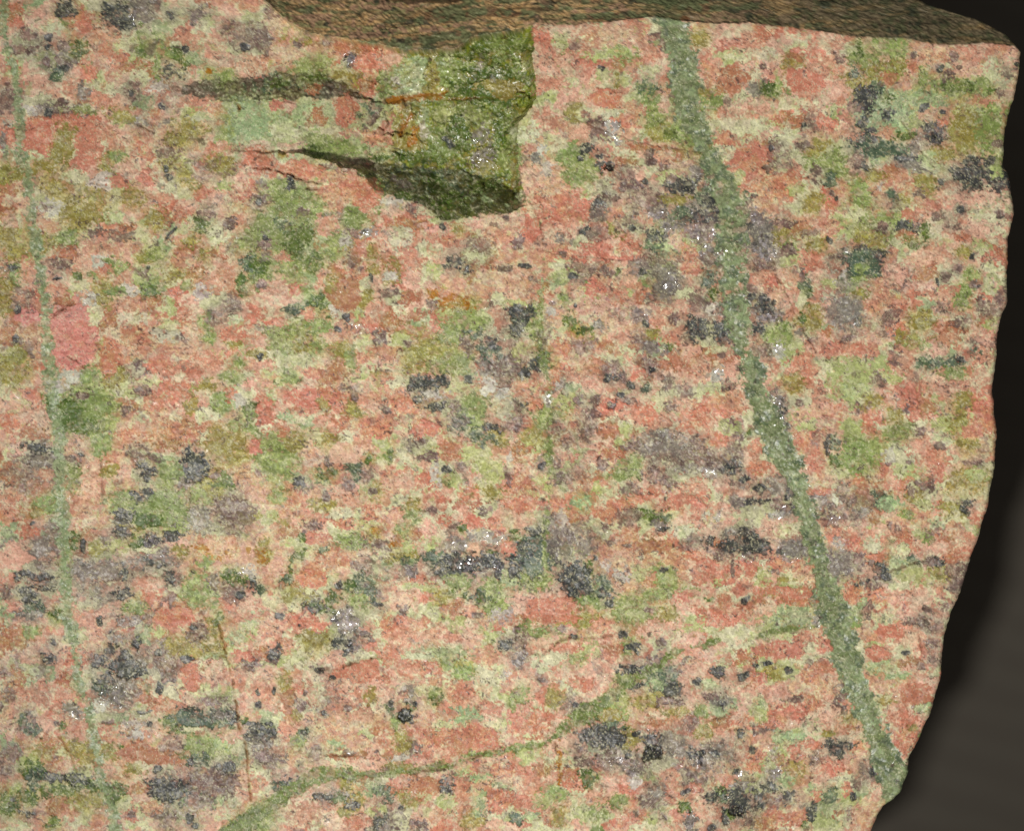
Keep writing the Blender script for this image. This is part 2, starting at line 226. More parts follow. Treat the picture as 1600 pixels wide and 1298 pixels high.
(400, 320): """G 230 200 200 170 .75;E 330 220 120 80 .7;D 600 95 60 32;G 480 230 60 38;D 300 330 80 55 .8;G 220 370 80 45;T 160 110 40 32;P 420 130 60 55 .7;P 150 310 50 28;U 60 230 40 36;K 60 200 15 15;D 20 370 40 55;U 575 165 35 22;W 660 170 50 24;X 660 170 50 24;K 655 158 20 10;W 530 220 28 55 .8;O 920 130 90 55;C 860 190 60 45;S 1050 150 60 28
K 1110 135 18 18;L 1210 150 40 14;S 1400 100 100 45;U 1420 125 24 14;U 1490 80 18 14;S 1540 120 50 45;P 1450 190 80 55;L 690 290 28 38;P 640 270 28 38;O 780 330 50 38;P 860 340 140 55 .7;R 900 400 80 125;S 930 460 45 75;U 560 330 15 55 -20;U 620 385 18 16;L 710 390 28 28;W 800 420 28 22;K 690 445 12 24;U 1340 260 60 48;Y 1060 420 38 55;K 1200 350 60 32 25;K 1250 385 28 24
U 1480 375 30 16;S 1500 430 120 55;S 1520 500 90 55;O! 520 530 95 90;O 480 420 55 50;L 450 470 28 50;P 120 500 120 38;R 240 500 38 36;U 40 480 24 22;P 390 450 38 55;D 400 595 32 55;D 360 560 38 22;T 220 630 28 22;G 290 510 18 18;T 270 600 80 22 .5;P 330 650 42 28;W 490 640 60 22 30;K 530 665 20 24;X 600 740 40 24;K 490 740 18 14;G 380 730 65 55;U 790 520 48 24;L 660 550 24 32;L 630 600 16 18
P 720 600 60 38;C 830 560 60 55;O 900 560 60 36;S 1050 480 38 36;I 1190 585 80 42;I 1050 535 38 24;L 1280 580 50 22;U 1040 590 28 22;O 950 650 80 28;R 1080 690 60 65;R 760 690 90 45;O 790 700 60 55;R 680 700 38 36;U 1390 600 14 18;K 1545 640 28 32;K 1560 730 48 45;K 1400 820 32 36;T 1390 870 60 36;T 1300 780 38 28;G 1240 700 100 75 .8;G 1160 760 60 55;L 950 780 120 75 .6;Y 860 810 40 36
L 1050 860 80 45;U 1245 830 28 45;G 1140 930 110 65;L 930 940 60 55;L 740 1000 38 22;G 200 750 130 55 .85;R 120 700 70 28;G 150 820 70 45;L 280 800 100 75 .8;G 370 850 38 36;L 520 860 70 55 .8;G 560 930 28 55;S 20 830 38 45;C 280 930 80 36;C 150 960 70 36;P 40 950 60 36;R 660 900 60 45;S 760 930 120 36;U 720 820 20 16;U 900 830 20 16;R 320 1010 48 28;G 220 1020 60 36;O 390 1030 38 36
O 490 1000 70 55;S 40 1060 45 55;R! 330 1150 140 60;R 440 1120 38 32;R 510 1170 60 48;O 420 1190 70 45;L 400 1180 28 45;O 300 1200 100 45;U 540 1090 38 16;U 590 1140 20 24;X 600 1155 24 9;R 50 1230 60 85;E 230 1260 80 28;L 570 1210 45 36;P 680 1170 70 55;P 850 1150 80 55;R 880 1200 60 45;U 780 1220 20 16;K 960 1055 38 38;K 1040 1060 55 36;K 1115 1045 28 32;Q 1000 1085 70 36
W 1040 1130 80 36;C 1200 1080 70 45;K 970 1150 28 28;K 1070 1200 55 28;U 1180 1200 38 28;G 1290 1200 90 55;T 1220 1270 50 28;K 1260 1040 22 22;W 1380 1080 45 45;Q 1450 960 90 55;U 1500 960 75 45;U 1480 1060 55 45;K 1590 990 18 28;U 1560 1200 28 28;P 1560 1080 38 28;W 1480 1120 38 28;Y 1570 860 38 48;C 620 820 60 40;C 700 980 80 30 .8;U 280 40 30 26;L 820 400 40 60 .6;Y 1130 620 60 40
S 1180 480 60 40;C 1300 310 60 30;R 560 670 60 30 .8;C 1450 560 60 30;P 460 790 60 30;Y 620 1020 40 30""",
(800, 320): """R! 110 130 65 65;U 40 220 28 28;S 40 110 28 28;R 330 60 130 50;R 230 40 70 38;S 250 150 80 36;P 360 110 60 28;U 530 50 42 36;U 490 170 85 36;K 440 140 16 45 30;Q 280 195 20 24;Q 345 215 10 24;U 700 110 60 36;K 720 140 24 18;L 620 150 60 50 .5;K 850 190 55 36;T 840 250 48 28;Q 880 45 45 32;X 880 45 40 30;Q 960 130 48 45;X 950 140 40 40;T 1000 60 55 45;K 1130 60 70 36
Q 1120 140 85 65;X 1080 170 40 48;X 1180 160 24 38;P 790 70 48 36;S 970 200 45 45;E 920 250 60 45;R 500 255 90 42;R 690 240 80 45;R 560 310 100 26;R 320 300 110 32;R 660 310 90 22;P 130 310 48 55;R 1030 280 60 65;R 1040 370 48 36;U 900 320 100 34 .6;Q 1190 270 58 28;X 1190 270 55 28;U 1190 300 60 36;U 440 380 80 36;U 550 390 60 28;K 370 430 24 18;D 625 390 9 18;Y 320 430 60 36
Q 740 370 48 36;K 770 400 24 18;Q 890 400 105 45;Q 940 490 52 72;X 940 460 38 38;U 860 480 28 45;U 930 540 38 28;P 560 500 120 55;R 490 490 48 55;R 620 560 48 45;P 700 540 120 75;O 780 560 60 36;U 820 560 28 28;Y 690 520 18 18;S 40 480 48 65;U 110 440 18 14;R 195 555 38 36;O 200 490 28 28;Y 30 590 48 28;U 240 585 18 18;X 240 580 12 14;K 380 605 10 12;G 300 560 24 24
D 335 695 42 40 30;L 400 745 60 34 20;D 440 750 28 22;K 30 650 55 45;K 90 630 38 36;G 140 640 26 55;T 40 720 55 45;G 130 740 55 45;U 190 760 38 75 .7;S 260 700 38 75;W 240 650 22 28;C 450 700 48 36;Q 520 720 48 22;U 630 650 48 36 .7;Q 770 650 58 45;X 770 640 48 28;K 785 712 18 16;P 880 690 48 45;P 900 640 38 28;U 960 670 28 36;L 830 770 48 36;U 770 800 58 36;R 940 800 48 28;D 940 840 22 18
X 890 870 28 28;Q 830 870 58 28;U 440 830 88 36;P 540 850 38 36;R 300 850 38 18;K 1100 740 55 62;K 1220 730 34 48;U 1060 790 38 28;K 1290 790 58 32;T 1260 740 38 55;W 1220 620 70 45 .6;Q 1290 620 58 36;U 1090 590 38 45;D 1200 520 18 36;T 1170 450 38 45;C 1040 540 60 36;P 1000 600 38 36;Q 1450 55 38 32;X 1450 55 34 34;K 1480 120 75 55;U 1500 200 85 75;Q 1480 260 85 65
X 1500 280 58 55;U 1500 350 58 36;L 1580 180 24 55;P 1480 440 58 36;R 1540 460 38 28;S 1570 550 28 55;U 1420 520 32 45;K 1430 550 18 18;Q 1530 590 58 45;K 1520 600 38 36;X 1540 680 38 36;K 1460 730 36 28;G 1580 800 48 75;U 1500 860 48 36;P 1560 960 28 38;Q 1570 1180 38 58;X 1575 1150 25 40;K 1570 1250 38 48;S 1150 890 80 45;S 1270 1000 58 36;P 1130 960 60 40;W 1220 1010 28 36;X 1225 1000 24 30;C 1240 860 60 22
P 460 950 60 36;C 580 910 70 36;U 810 960 42 48;K 830 990 18 16;P 980 940 100 45;U 580 980 38 36;K 580 1030 42 16;U 650 1030 28 28;K 710 1075 16 20;T 790 1085 28 22;U 1020 1110 48 36;U 940 1050 28 36;P 480 1050 60 28;R 740 1010 38 28;D 185 900 36 75 -15;K 150 960 38 28;K 80 990 28 28;U 30 950 38 55;O 240 1050 32 58 20;P 60 1070 48 28;W 220 1150 22 36;X 222 1150 14 32;Q 270 1080 48 45;K 50 1200 38 26
R 130 1190 38 38;Y 310 1160 58 55;R 590 1190 70 36;K 590 1190 18 26 .4;U 500 1160 26 26;U 390 1165 16 14;U 690 1160 48 18;K 650 1130 18 18;R 820 1230 90 55;P 680 1250 80 36;S 1000 1180 70 40;R 1230 1200 120 55;P 1300 1150 80 55;C 900 1180 48 55;U 940 1200 26 28;U 480 1230 36 28;G 200 1250 75 48;X 590 550 40 20 .5;U 300 300 20 14;K 75 360 30 16;S 1060 870 60 40;C 680 880 60 30 .7;S 120 60 50 40
O 560 840 40 30 .7;U 1250 900 20 14;U 1290 1080 40 30;U 150 490 40 40 .6""",
(1180, 320): """P 50 440 55 45;R 100 460 36 22;S 180 540 75 55;L 200 160 55 50;U 180 110 58 14;G 200 250 55 32;U 190 270 45 24;Y 210 330 58 36;O 280 150 48 36;U 330 170 38 18;R 320 330 38 68;L 380 230 58 38;P 440 150 58 55;K 455 210 12 16;P 220 440 45 68;D 300 500 26 58;T 290 470 28 28;L 350 660 55 65;D 280 680 16 36;L 320 720 55 36;O 420 750 28 22;U 350 800 28 14;Q 260 770 28 18
K 640 340 100 105;T 700 380 36 50;G 640 370 38 22;G 640 450 48 22;K 570 370 36 55;W 500 410 45 45 .5;U 480 290 60 48 .5;Q 540 450 38 45;Y 460 460 48 36;L 700 220 58 45;L 640 200 38 36;Q 530 610 105 95;U 470 680 48 36;K 570 680 65 55 .5;L 600 530 58 26;U 560 790 28 22;K 920 140 62 30 12;D 1010 160 22 58;L 940 210 48 18;D 940 240 36 32;O 900 190 48 26;R 930 60 58 28;G 800 90 85 48 .8;U 760 130 38 28
U 1090 60 38 18;U 1180 125 48 18;K 1230 30 18 18;K 1450 60 22 20;C 1400 60 140 55 .7;S 1350 140 80 45;Y 1340 250 48 36;L 1240 280 38 32;K 1280 310 16 14;R 1400 310 68 36;R 1220 190 48 28;S 1000 320 120 55;S 870 400 105 55;O 1000 420 75 55;S 980 490 100 36;P 760 480 58 26;U 1195 380 28 18;U 1130 420 18 18;K 1085 465 10 18;G 1285 415 36 32;Y 1420 480 58 75 .7;G 1230 540 55 55;R 1370 560 48 36
U 1360 590 28 36;U 1410 630 36 28;U 1110 610 28 28;R 1140 510 58 36;P 1080 540 58 28;U 1460 560 28 45;P 750 580 95 55;U 790 670 55 36;P 690 600 36 55;L 980 690 68 45;R 830 750 68 45;U 770 760 28 18;K 825 773 8 8;L 900 790 55 36;P 1120 820 85 45;S 1090 860 55 36;O 1180 730 55 28;U 1200 710 36 18;Y 1400 710 55 36;P 1400 800 55 55;G 950 830 100 36 .5;T 1000 945 36 26;T 1140 940 85 34;K 1220 915 22 18;T 1300 870 22 26
G 1180 1000 68 36;U 840 900 28 36;P 870 880 48 36;Y 730 930 58 36;R 560 850 78 28;R 640 870 58 36;R 440 860 58 36;R 290 970 78 75;W 150 870 36 55 .8;G 130 800 58 75;X 150 870 28 38;Y 560 1010 125 125 .9;E 580 1090 58 36 .5;P 1350 900 58 45;Y 800 1020 58 36;R 920 1120 78 55;O 1010 1180 36 48;P 850 1000 78 28;S 1120 1030 100 28;R 1340 1210 68 68;L 1230 1170 48 55;P 1170 1080 78 28;S 420 1230 100 55
U 740 1060 28 36;P 720 1250 78 36;R 880 1180 58 28;L 230 1060 48 55;U 270 1180 18 18;L 700 1180 50 40 .7;K 30 120 50 90;Q 40 200 60 90;X 40 250 50 70;U 40 330 50 40;K 60 600 50 50;Q 80 660 60 40;X 70 680 40 30;C 1060 120 60 40 .7;K 1330 480 10 10;Y 1060 1190 60 40 .7;U 1290 470 20 20;U 1260 690 30 12;S 1460 830 20 60;S 440 600 40 60 .7;U 1120 450 12 12;C 1000 560 50 10""",
(0, 640): """R 60 70 58 55;S 160 60 78 36;O 200 140 68 45;S 240 60 36 55;D 480 90 130 65;G 560 60 78 55;G 600 130 58 75;G 580 210 34 55;R 730 140 68 26;R 1020 130 170 62;O 1130 100 78 36;O 1010 200 88 36;S 880 100 58 28;C 1210 160 28 28;L 1350 220 95 55 .85;G 1430 110 78 36;L 1400 280 58 28;R 1520 210 28 32;R 1570 30 36 45;G 1480 30 28 28;Q 260 240 105 45;K 240 230 85 24;Q 220 310 58 45;U 250 400 95 45 .6;P 260 390 36 28
U 100 340 58 55 .4;S 460 200 68 45;X 480 310 38 32;K 485 275 14 14;U 420 290 24 18;S 520 420 62 115;P 500 600 48 65;G 440 420 30 65;S 700 380 68 45;L 650 360 36 36;U 820 250 58 28;K 860 340 58 28 30;K 880 390 28 36;U 930 280 48 18;K 1160 340 68 75;K 1120 270 36 45;G 1010 370 68 45;Q 1100 450 48 36;K 830 510 36 28;K 880 480 28 18;T 930 530 66 36;G 730 540 88 45;G 1000 600 130 55;G 1050 660 88 55;D 880 660 75 36
G 1200 500 68 55;L 1280 450 48 65;D 1330 420 48 36;K 750 620 48 28;K 730 680 42 55;L 760 690 48 10;D 810 780 32 36;K 880 790 52 46;X 880 790 30 30;K 1010 760 48 24;U 1200 560 115 55 .6;U 1380 580 105 65;Q 1400 620 85 55;Q 1180 650 58 55;L 1480 640 58 26;U 1390 680 58 45;P 1490 400 58 28;D 430 780 36 36;L 560 820 38 38;K 495 810 12 36;U 640 800 58 36;R 180 730 68 36;S! 80 890 88 55;U 300 740 45 115;Q 240 820 55 55
K 140 970 42 32;L 220 620 38 28;G 280 570 58 45;K 190 670 18 11;U 120 470 16 22;Q 560 960 115 55;K 500 930 75 45 .5;U 640 990 95 36;K 735 970 18 45;Q 890 900 125 36;K 900 910 58 28 .5;Q 960 850 58 28;U 1010 1020 48 36;K 1020 1000 22 36;Q 600 1100 130 45 .6;K 735 1095 38 32;K 260 1030 58 36;K 165 1110 42 55;T 200 1190 58 36;U 40 1085 28 28;I 1190 820 38 18;S 1300 820 105 55;I 1290 870 90 45 .35;S 1510 840 78 55;I 1460 850 28 36 .5
L 1080 840 38 28;L 1570 880 28 28;W 1480 960 48 28;X 1470 960 38 24;K 1500 1010 28 55;D 1360 980 36 28;D 1440 1010 55 36;Q 1280 1030 28 36;G 1180 1080 88 75;U 1400 1080 55 55;K 1430 1100 28 18;T 1550 1070 22 22;S 920 1030 58 28;R! 1050 1230 100 55;P 1440 1190 58 55;G 800 1170 58 36;Q 770 1260 58 28;K 590 1265 18 22;D 330 1220 36 26;S 560 1230 58 36;D 1310 1250 48 22 -50;P 1550 1180 48 55;P 60 620 60 60 .7;S 100 230 60 50 .8
P 640 300 50 40;C 900 830 60 14;S 1060 790 60 30;Y 700 820 60 40 .7;P 80 1180 50 40;G 400 900 30 60;S 1540 520 50 40;U 1540 380 16 14;U 1290 390 24 16;P 960 1160 60 40 .6;C 360 1200 40 30""",
(400, 640): """R 50 40 58 36;R 330 10 88 18;O 160 110 34 38;G 100 220 95 75 .85;G 150 310 95 75 .85;L 240 170 58 55;Y 370 160 58 55;L 440 190 58 36;S! 540 260 88 55;S 650 230 78 28;R 690 100 78 55;R 750 130 58 36;P 880 80 48 36;R 1000 120 78 45;O 520 90 48 36;L 600 20 38 28;C 260 40 58 28;T 575 345 46 46;T 590 400 18 28;D 670 290 24 24;D 795 260 18 28;G 770 290 28 28;D 400 390 48 36;D 470 370 18 18
K 260 430 36 22;U 290 450 36 28;P 340 270 28 45;U 440 320 48 26;U 540 450 28 28;U 420 515 22 22;U 660 380 36 36;R 850 410 115 55;S 840 430 95 45;R 1020 400 48 55;Y 1010 260 48 36;U 1020 280 48 22;O 1150 240 68 65;Q 930 200 18 45;W 1070 370 28 55 .7;T 1230 70 75 45;U 1200 60 55 36 .6;K 1400 100 48 36;U 1540 80 48 36;G 1290 60 55 55;T 1330 160 75 45 .7;L 1420 160 75 55 .7;Y 1300 270 88 75;Y 1410 370 68 65;O 1560 240 48 45
R 1570 430 45 55;U 1490 390 12 55 -20;W 1500 285 18 22;K 1130 350 28 20;D 1130 435 18 18;U 1220 350 28 28;R 1260 510 78 45;O 1260 560 88 36;R 1080 530 38 28;U 1050 590 28 20;U 1360 600 28 22;R 1300 680 78 45;R 1440 680 58 45;R 1540 560 58 45;S 1500 640 48 45;X 1400 540 38 14;L 1390 490 58 26;R 1120 670 38 36;S 1030 700 48 55;P 820 630 58 45;L 940 560 28 28;G 930 620 48 45;R 670 620 38 36;R 550 680 78 36
P 570 540 115 36;R 350 630 78 36;R 240 530 58 36;L 380 570 58 26;G 140 520 48 36;P 150 620 58 36;O 200 720 58 36;L 170 680 38 28;U 330 690 48 26;D 280 760 18 14;R 380 770 58 45;R 480 870 95 36;R 450 920 78 36;L 700 740 48 26;I 715 730 24 20;G 860 720 38 28;S 790 750 32 22;I 835 815 24 24;G 560 780 88 52;S 640 850 68 26;Y 900 830 58 36;L 880 880 58 26;U 750 840 48 36 .4;T 390 840 38 18;D 270 860 28 22
I 40 880 28 36 .8;L 50 840 36 55;S 110 940 78 45;R! 330 1010 88 45;O 280 1030 58 28;D 210 940 15 36;T 170 1010 28 28;K 490 1050 24 24;D 550 1040 28 24;T 640 1030 58 45;T 700 1110 28 45;G 620 1130 58 55;K 350 1170 85 34;D 380 1160 100 45 .5;D 460 1120 38 36;K 140 1225 22 22;K 730 1170 28 18;Q 530 1230 58 55;X 530 1240 55 48;K 480 1250 18 18;W 560 1270 38 24;R 200 1250 68 45;R 340 1280 78 28
Q 1200 800 58 45;X 1200 800 38 36;K 1120 920 48 55;K 1210 920 105 55;X 1260 920 45 36;K 1390 870 68 28;Q 1400 930 75 45;X 1440 920 28 36;D 1410 835 28 14;K 1550 930 28 36;K 1440 990 22 22;D 1235 715 18 18;W 1380 750 115 34 .8;X 1400 750 100 28;R 1510 820 36 36;D 1550 745 38 28;T 1570 850 45 55;S 1300 840 36 36;T 1050 880 48 36;T 900 900 48 18;U 800 950 95 45 .5;Q 920 960 28 28;X 920 970 18 36;R 960 1010 48 36
K 1075 975 16 14;Y 1030 1050 58 36;C 920 1050 78 18;R 1000 1125 28 32;S 880 1130 58 45;L 1110 1110 48 36;G 1200 1010 58 36;T 1330 1110 55 36;D 1340 1140 36 26;G 1400 1080 68 55;G 1420 1170 58 36;D 1175 1070 12 14;D 1235 1090 14 18;E 1520 1000 58 45;O 1180 1190 68 36;P 1290 1190 48 36;U 1320 1220 28 18;S 1560 1140 48 36;U 870 1180 28 22;R 780 1270 58 36;P 950 1270 78 36;W 1470 1230 58 36;C 560 620 60 20 .7
Y 60 640 60 40 .6;Y 640 690 50 40 .7;C 740 860 80 30 .7;U 1180 700 30 20;Y 1040 800 60 50;C 60 1130 60 50 .6;L 240 1090 80 40 .7;E 760 940 60 40 .6;L 720 480 40 40 .7;U 700 480 26 18;S 1000 330 60 20 .7""",
(800, 640): """G 180 70 28 45;L 120 140 65 45 .8;Y 200 40 48 36;G 220 260 18 75;Y 180 430 45 45;U 20 70 28 36;U 250 100 32 36;U 340 210 48 36;U 450 110 48 45;O 50 240 58 45;X 170 290 28 36;K 185 325 18 18;O 60 450 58 45;R 760 30 88 45;O 560 110 58 55;O 730 145 48 28;Y 670 110 28 36;O 600 250 78 36;Q 810 190 58 55;U 700 210 38 28;X 930 150 48 18;Q 940 210 95 65;U 1000 280 135 36;U 1120 290 78 28;Q 1180 330 125 42;K 1300 330 48 36
U 1110 200 38 28;Y 1280 110 48 36;R 1090 60 115 55;R 1230 180 58 45;R 1440 240 45 55;R 1460 330 45 45;D 1415 140 12 22;U 1330 240 36 45 .7;G 710 330 65 55;U 830 360 38 28;U 860 400 28 36;U 950 430 38 36;P 1080 440 78 45;S 1240 450 28 36;X 950 470 28 22;U 1360 420 48 26;K 1390 410 38 14;K 1470 470 28 18;Q 1370 440 48 28;K 1430 555 78 18;Q 1340 540 36 36;S 1400 495 58 18;U 420 340 75 55 .5;U 300 420 48 28
P 330 270 58 28;O 500 390 78 55 .6;Y 510 470 38 28;U 540 320 28 22;U 720 500 48 45;R 740 540 48 28;R 940 560 58 55;R 1080 500 78 55;R 1130 560 38 28;K 915 522 8 8;W 1215 640 22 22;X 1210 635 24 24;W 1180 620 58 28 .4;R 100 560 78 45;R 260 560 58 36;S 60 640 78 36;O 330 640 58 36;E 430 560 58 36;R 490 595 18 22;U 690 640 58 36;D 830 630 75 34;D 930 640 22 36;Q 900 690 42 22;K 910 715 38 11;R 620 560 58 45
R 580 630 58 45;O 770 810 78 45;R 700 780 95 55;O 900 800 95 45;R 950 770 38 36;U 610 790 38 22;U 680 810 22 14;U 540 740 58 36 .4;P 560 840 48 36;R 1090 660 58 28;S 1310 660 58 28;C 1050 740 58 55;U 1070 790 48 36;K 1170 785 22 36;O 1220 790 36 28;K 1400 730 46 32;K 1330 790 65 36;K 1470 810 55 42;U 1240 850 55 28;Q 1420 830 45 45;X 1400 880 28 28;K 1440 770 36 28;Q 1330 730 55 28;Q 250 680 55 75;W 300 660 36 55 .7
Q 360 720 65 45;K 130 715 48 18;D 20 745 28 28;T 100 830 85 75;K 60 830 55 45 .7;K 250 830 45 65;Y 350 840 55 45;Q 330 780 65 55;Q 420 820 55 55;D 450 930 36 55;K 390 970 75 75;K 400 1060 65 65;G 120 1000 78 55;Y 190 950 13 115;G 80 1010 75 36;K 20 970 28 55;T 550 1050 55 55;K 560 1090 36 28;K 580 1150 22 22;K 490 870 18 16;G 450 1140 58 36;W 560 930 36 36;W 660 980 48 36;S 680 1030 55 36;R 815 1015 42 45
Y 750 970 48 36;G 860 1000 55 45;G 930 990 75 75 .8;K 905 945 22 16;G 850 1080 88 28;G 720 1190 105 75;Y 740 1180 90 50 .6;R 1200 960 115 55;R 1290 990 45 45;U 1310 940 12 45;R 1400 940 78 45;P 1020 940 45 45;K 1385 1125 28 18 -40;R 1020 1110 38 28;D 1175 1130 22 11;R 1180 1180 88 28;P 1320 1200 95 55;O 1460 1150 78 36;Y 1500 1010 58 55;L 1560 1080 58 36;R 1330 1060 38 28;R! 240 1190 150 75;S 90 1180 95 65;R 360 1230 58 45
L 440 1230 78 28;U 820 1190 22 16;Y 1080 1260 88 45;E 1550 1260 58 45;L 920 1210 48 36;S 950 1260 78 36;G 90 1275 28 18;R 1060 860 50 40;R 1120 1010 60 40;P 480 300 60 40 .7;U 260 300 40 30 .6;S 1250 600 50 30;U 560 700 30 20;P 960 870 60 50 .8;W 1150 380 60 30 .5;X 1180 350 60 16;C 560 500 40 40;R 840 480 40 30;G 1040 1080 50 40 .6""",
(1180, 640): """K 140 60 40 95 -22;X 140 60 26 60;S 260 40 65 36;R 330 190 55 55;U 380 180 48 36;K 430 190 16 42;G 500 210 75 45;T 480 190 28 26;D 470 290 26 26;G 620 260 105 75;G 590 370 45 36;R 670 90 48 45;R 730 60 48 36;G 850 130 75 45;L 830 30 45 36;R 980 20 88 28;Y 1130 80 65 45;L 1200 80 45 36;R 1350 60 75 75;R 1300 130 58 26;P 960 220 58 45;U 970 130 28 28;C 1120 190 58 36;U 1100 220 26 20;L 1260 200 58 36;U 1320 320 58 11
W 790 280 36 36;U 790 325 18 9;U 905 320 14 11;Y 930 370 68 36;R 1080 280 68 75;R 1080 380 45 55;P 800 400 28 55;R 870 470 48 55;R 780 370 36 45;L 1260 420 130 55 .8;Y 1320 400 55 36;U 1000 440 28 22;U 1040 450 16 55;U 920 480 28 24;R 340 300 55 55;R 400 480 48 22;U 480 540 95 55 .6;Q 400 540 55 45;W 480 530 18 28 -40;U 560 440 75 45 .5;C 500 370 38 28;R 590 430 48 28;U 640 610 55 36;Q 640 600 36 28;U 520 630 22 16
U 450 650 48 36;X 460 640 36 28;O 700 640 48 36;T 770 540 55 45;E 800 550 55 36;L 940 500 55 36;R 1070 590 68 45;K 1260 570 32 28;Y 1010 560 45 36;S 850 640 78 26;P 1190 690 38 18;R 1310 660 36 18;Y 1320 720 28 28;P 1270 780 28 36;Q 150 470 55 55;U 150 560 36 28;K 210 490 18 36;K 190 590 46 34;X 190 600 28 18;W 130 620 45 16;X 130 630 38 18;S 90 710 85 55;C 190 710 55 36;K 20 800 45 45;Q 210 830 75 45;K 150 840 18 14
R 470 740 55 45;R 590 790 58 36;X 510 790 36 45;W 500 800 28 36;U 635 743 10 8;R 900 800 48 36;O 880 760 55 45;G 1040 760 36 28;O 1110 760 48 28;D 800 785 14 16;R 690 880 48 36;U 690 910 18 18;U 620 890 36 30;Q 510 920 65 65;Q 450 890 36 28;K 480 960 48 36 .4;X 560 970 14 14;K 755 955 32 32;K 790 990 26 18;K 680 1015 14 14;K 630 1035 16 11;K 595 1045 11 9;E 840 910 48 45;T 930 900 28 26;K 1080 900 55 26;U 1040 900 45 20
Y 1000 990 115 55 .8;L 1100 970 55 36;U 1190 965 45 22;U 1210 1040 45 36;O 1180 880 36 28;C 870 850 28 36;R 200 920 140 36;S 300 1000 75 36;R 200 1110 140 42;O 230 1135 95 15;Y 200 1040 55 12;L 180 1010 48 10;R 40 1090 55 45;E 220 1220 105 42;Y 100 1250 75 26;X 370 1230 38 36;W 370 1230 40 34;S 50 1200 55 36;R 590 1090 55 55;U 690 1050 36 18;R 730 1130 36 55;S 850 1130 55 26;R 900 1180 18 36;S 1000 1120 75 40
U 1030 1190 26 18;R 840 1280 78 26;G 600 1240 26 36;U 1000 1270 36 22;C 820 1240 36 26;U 1130 1170 36 40 .5;P 1010 640 60 30 .7;L 1180 600 60 40 .6;G 900 620 30 20;U 1060 740 40 20 .5;S 760 700 60 40;U 830 700 30 30 .6;Y 960 740 30 30;C 700 800 40 40;P 1180 830 40 40;S 1060 830 60 30;U 730 1000 20 14;P 60 860 80 30;X 200 890 40 14;C 1110 1110 60 40 .7;U 560 560 16 10""",
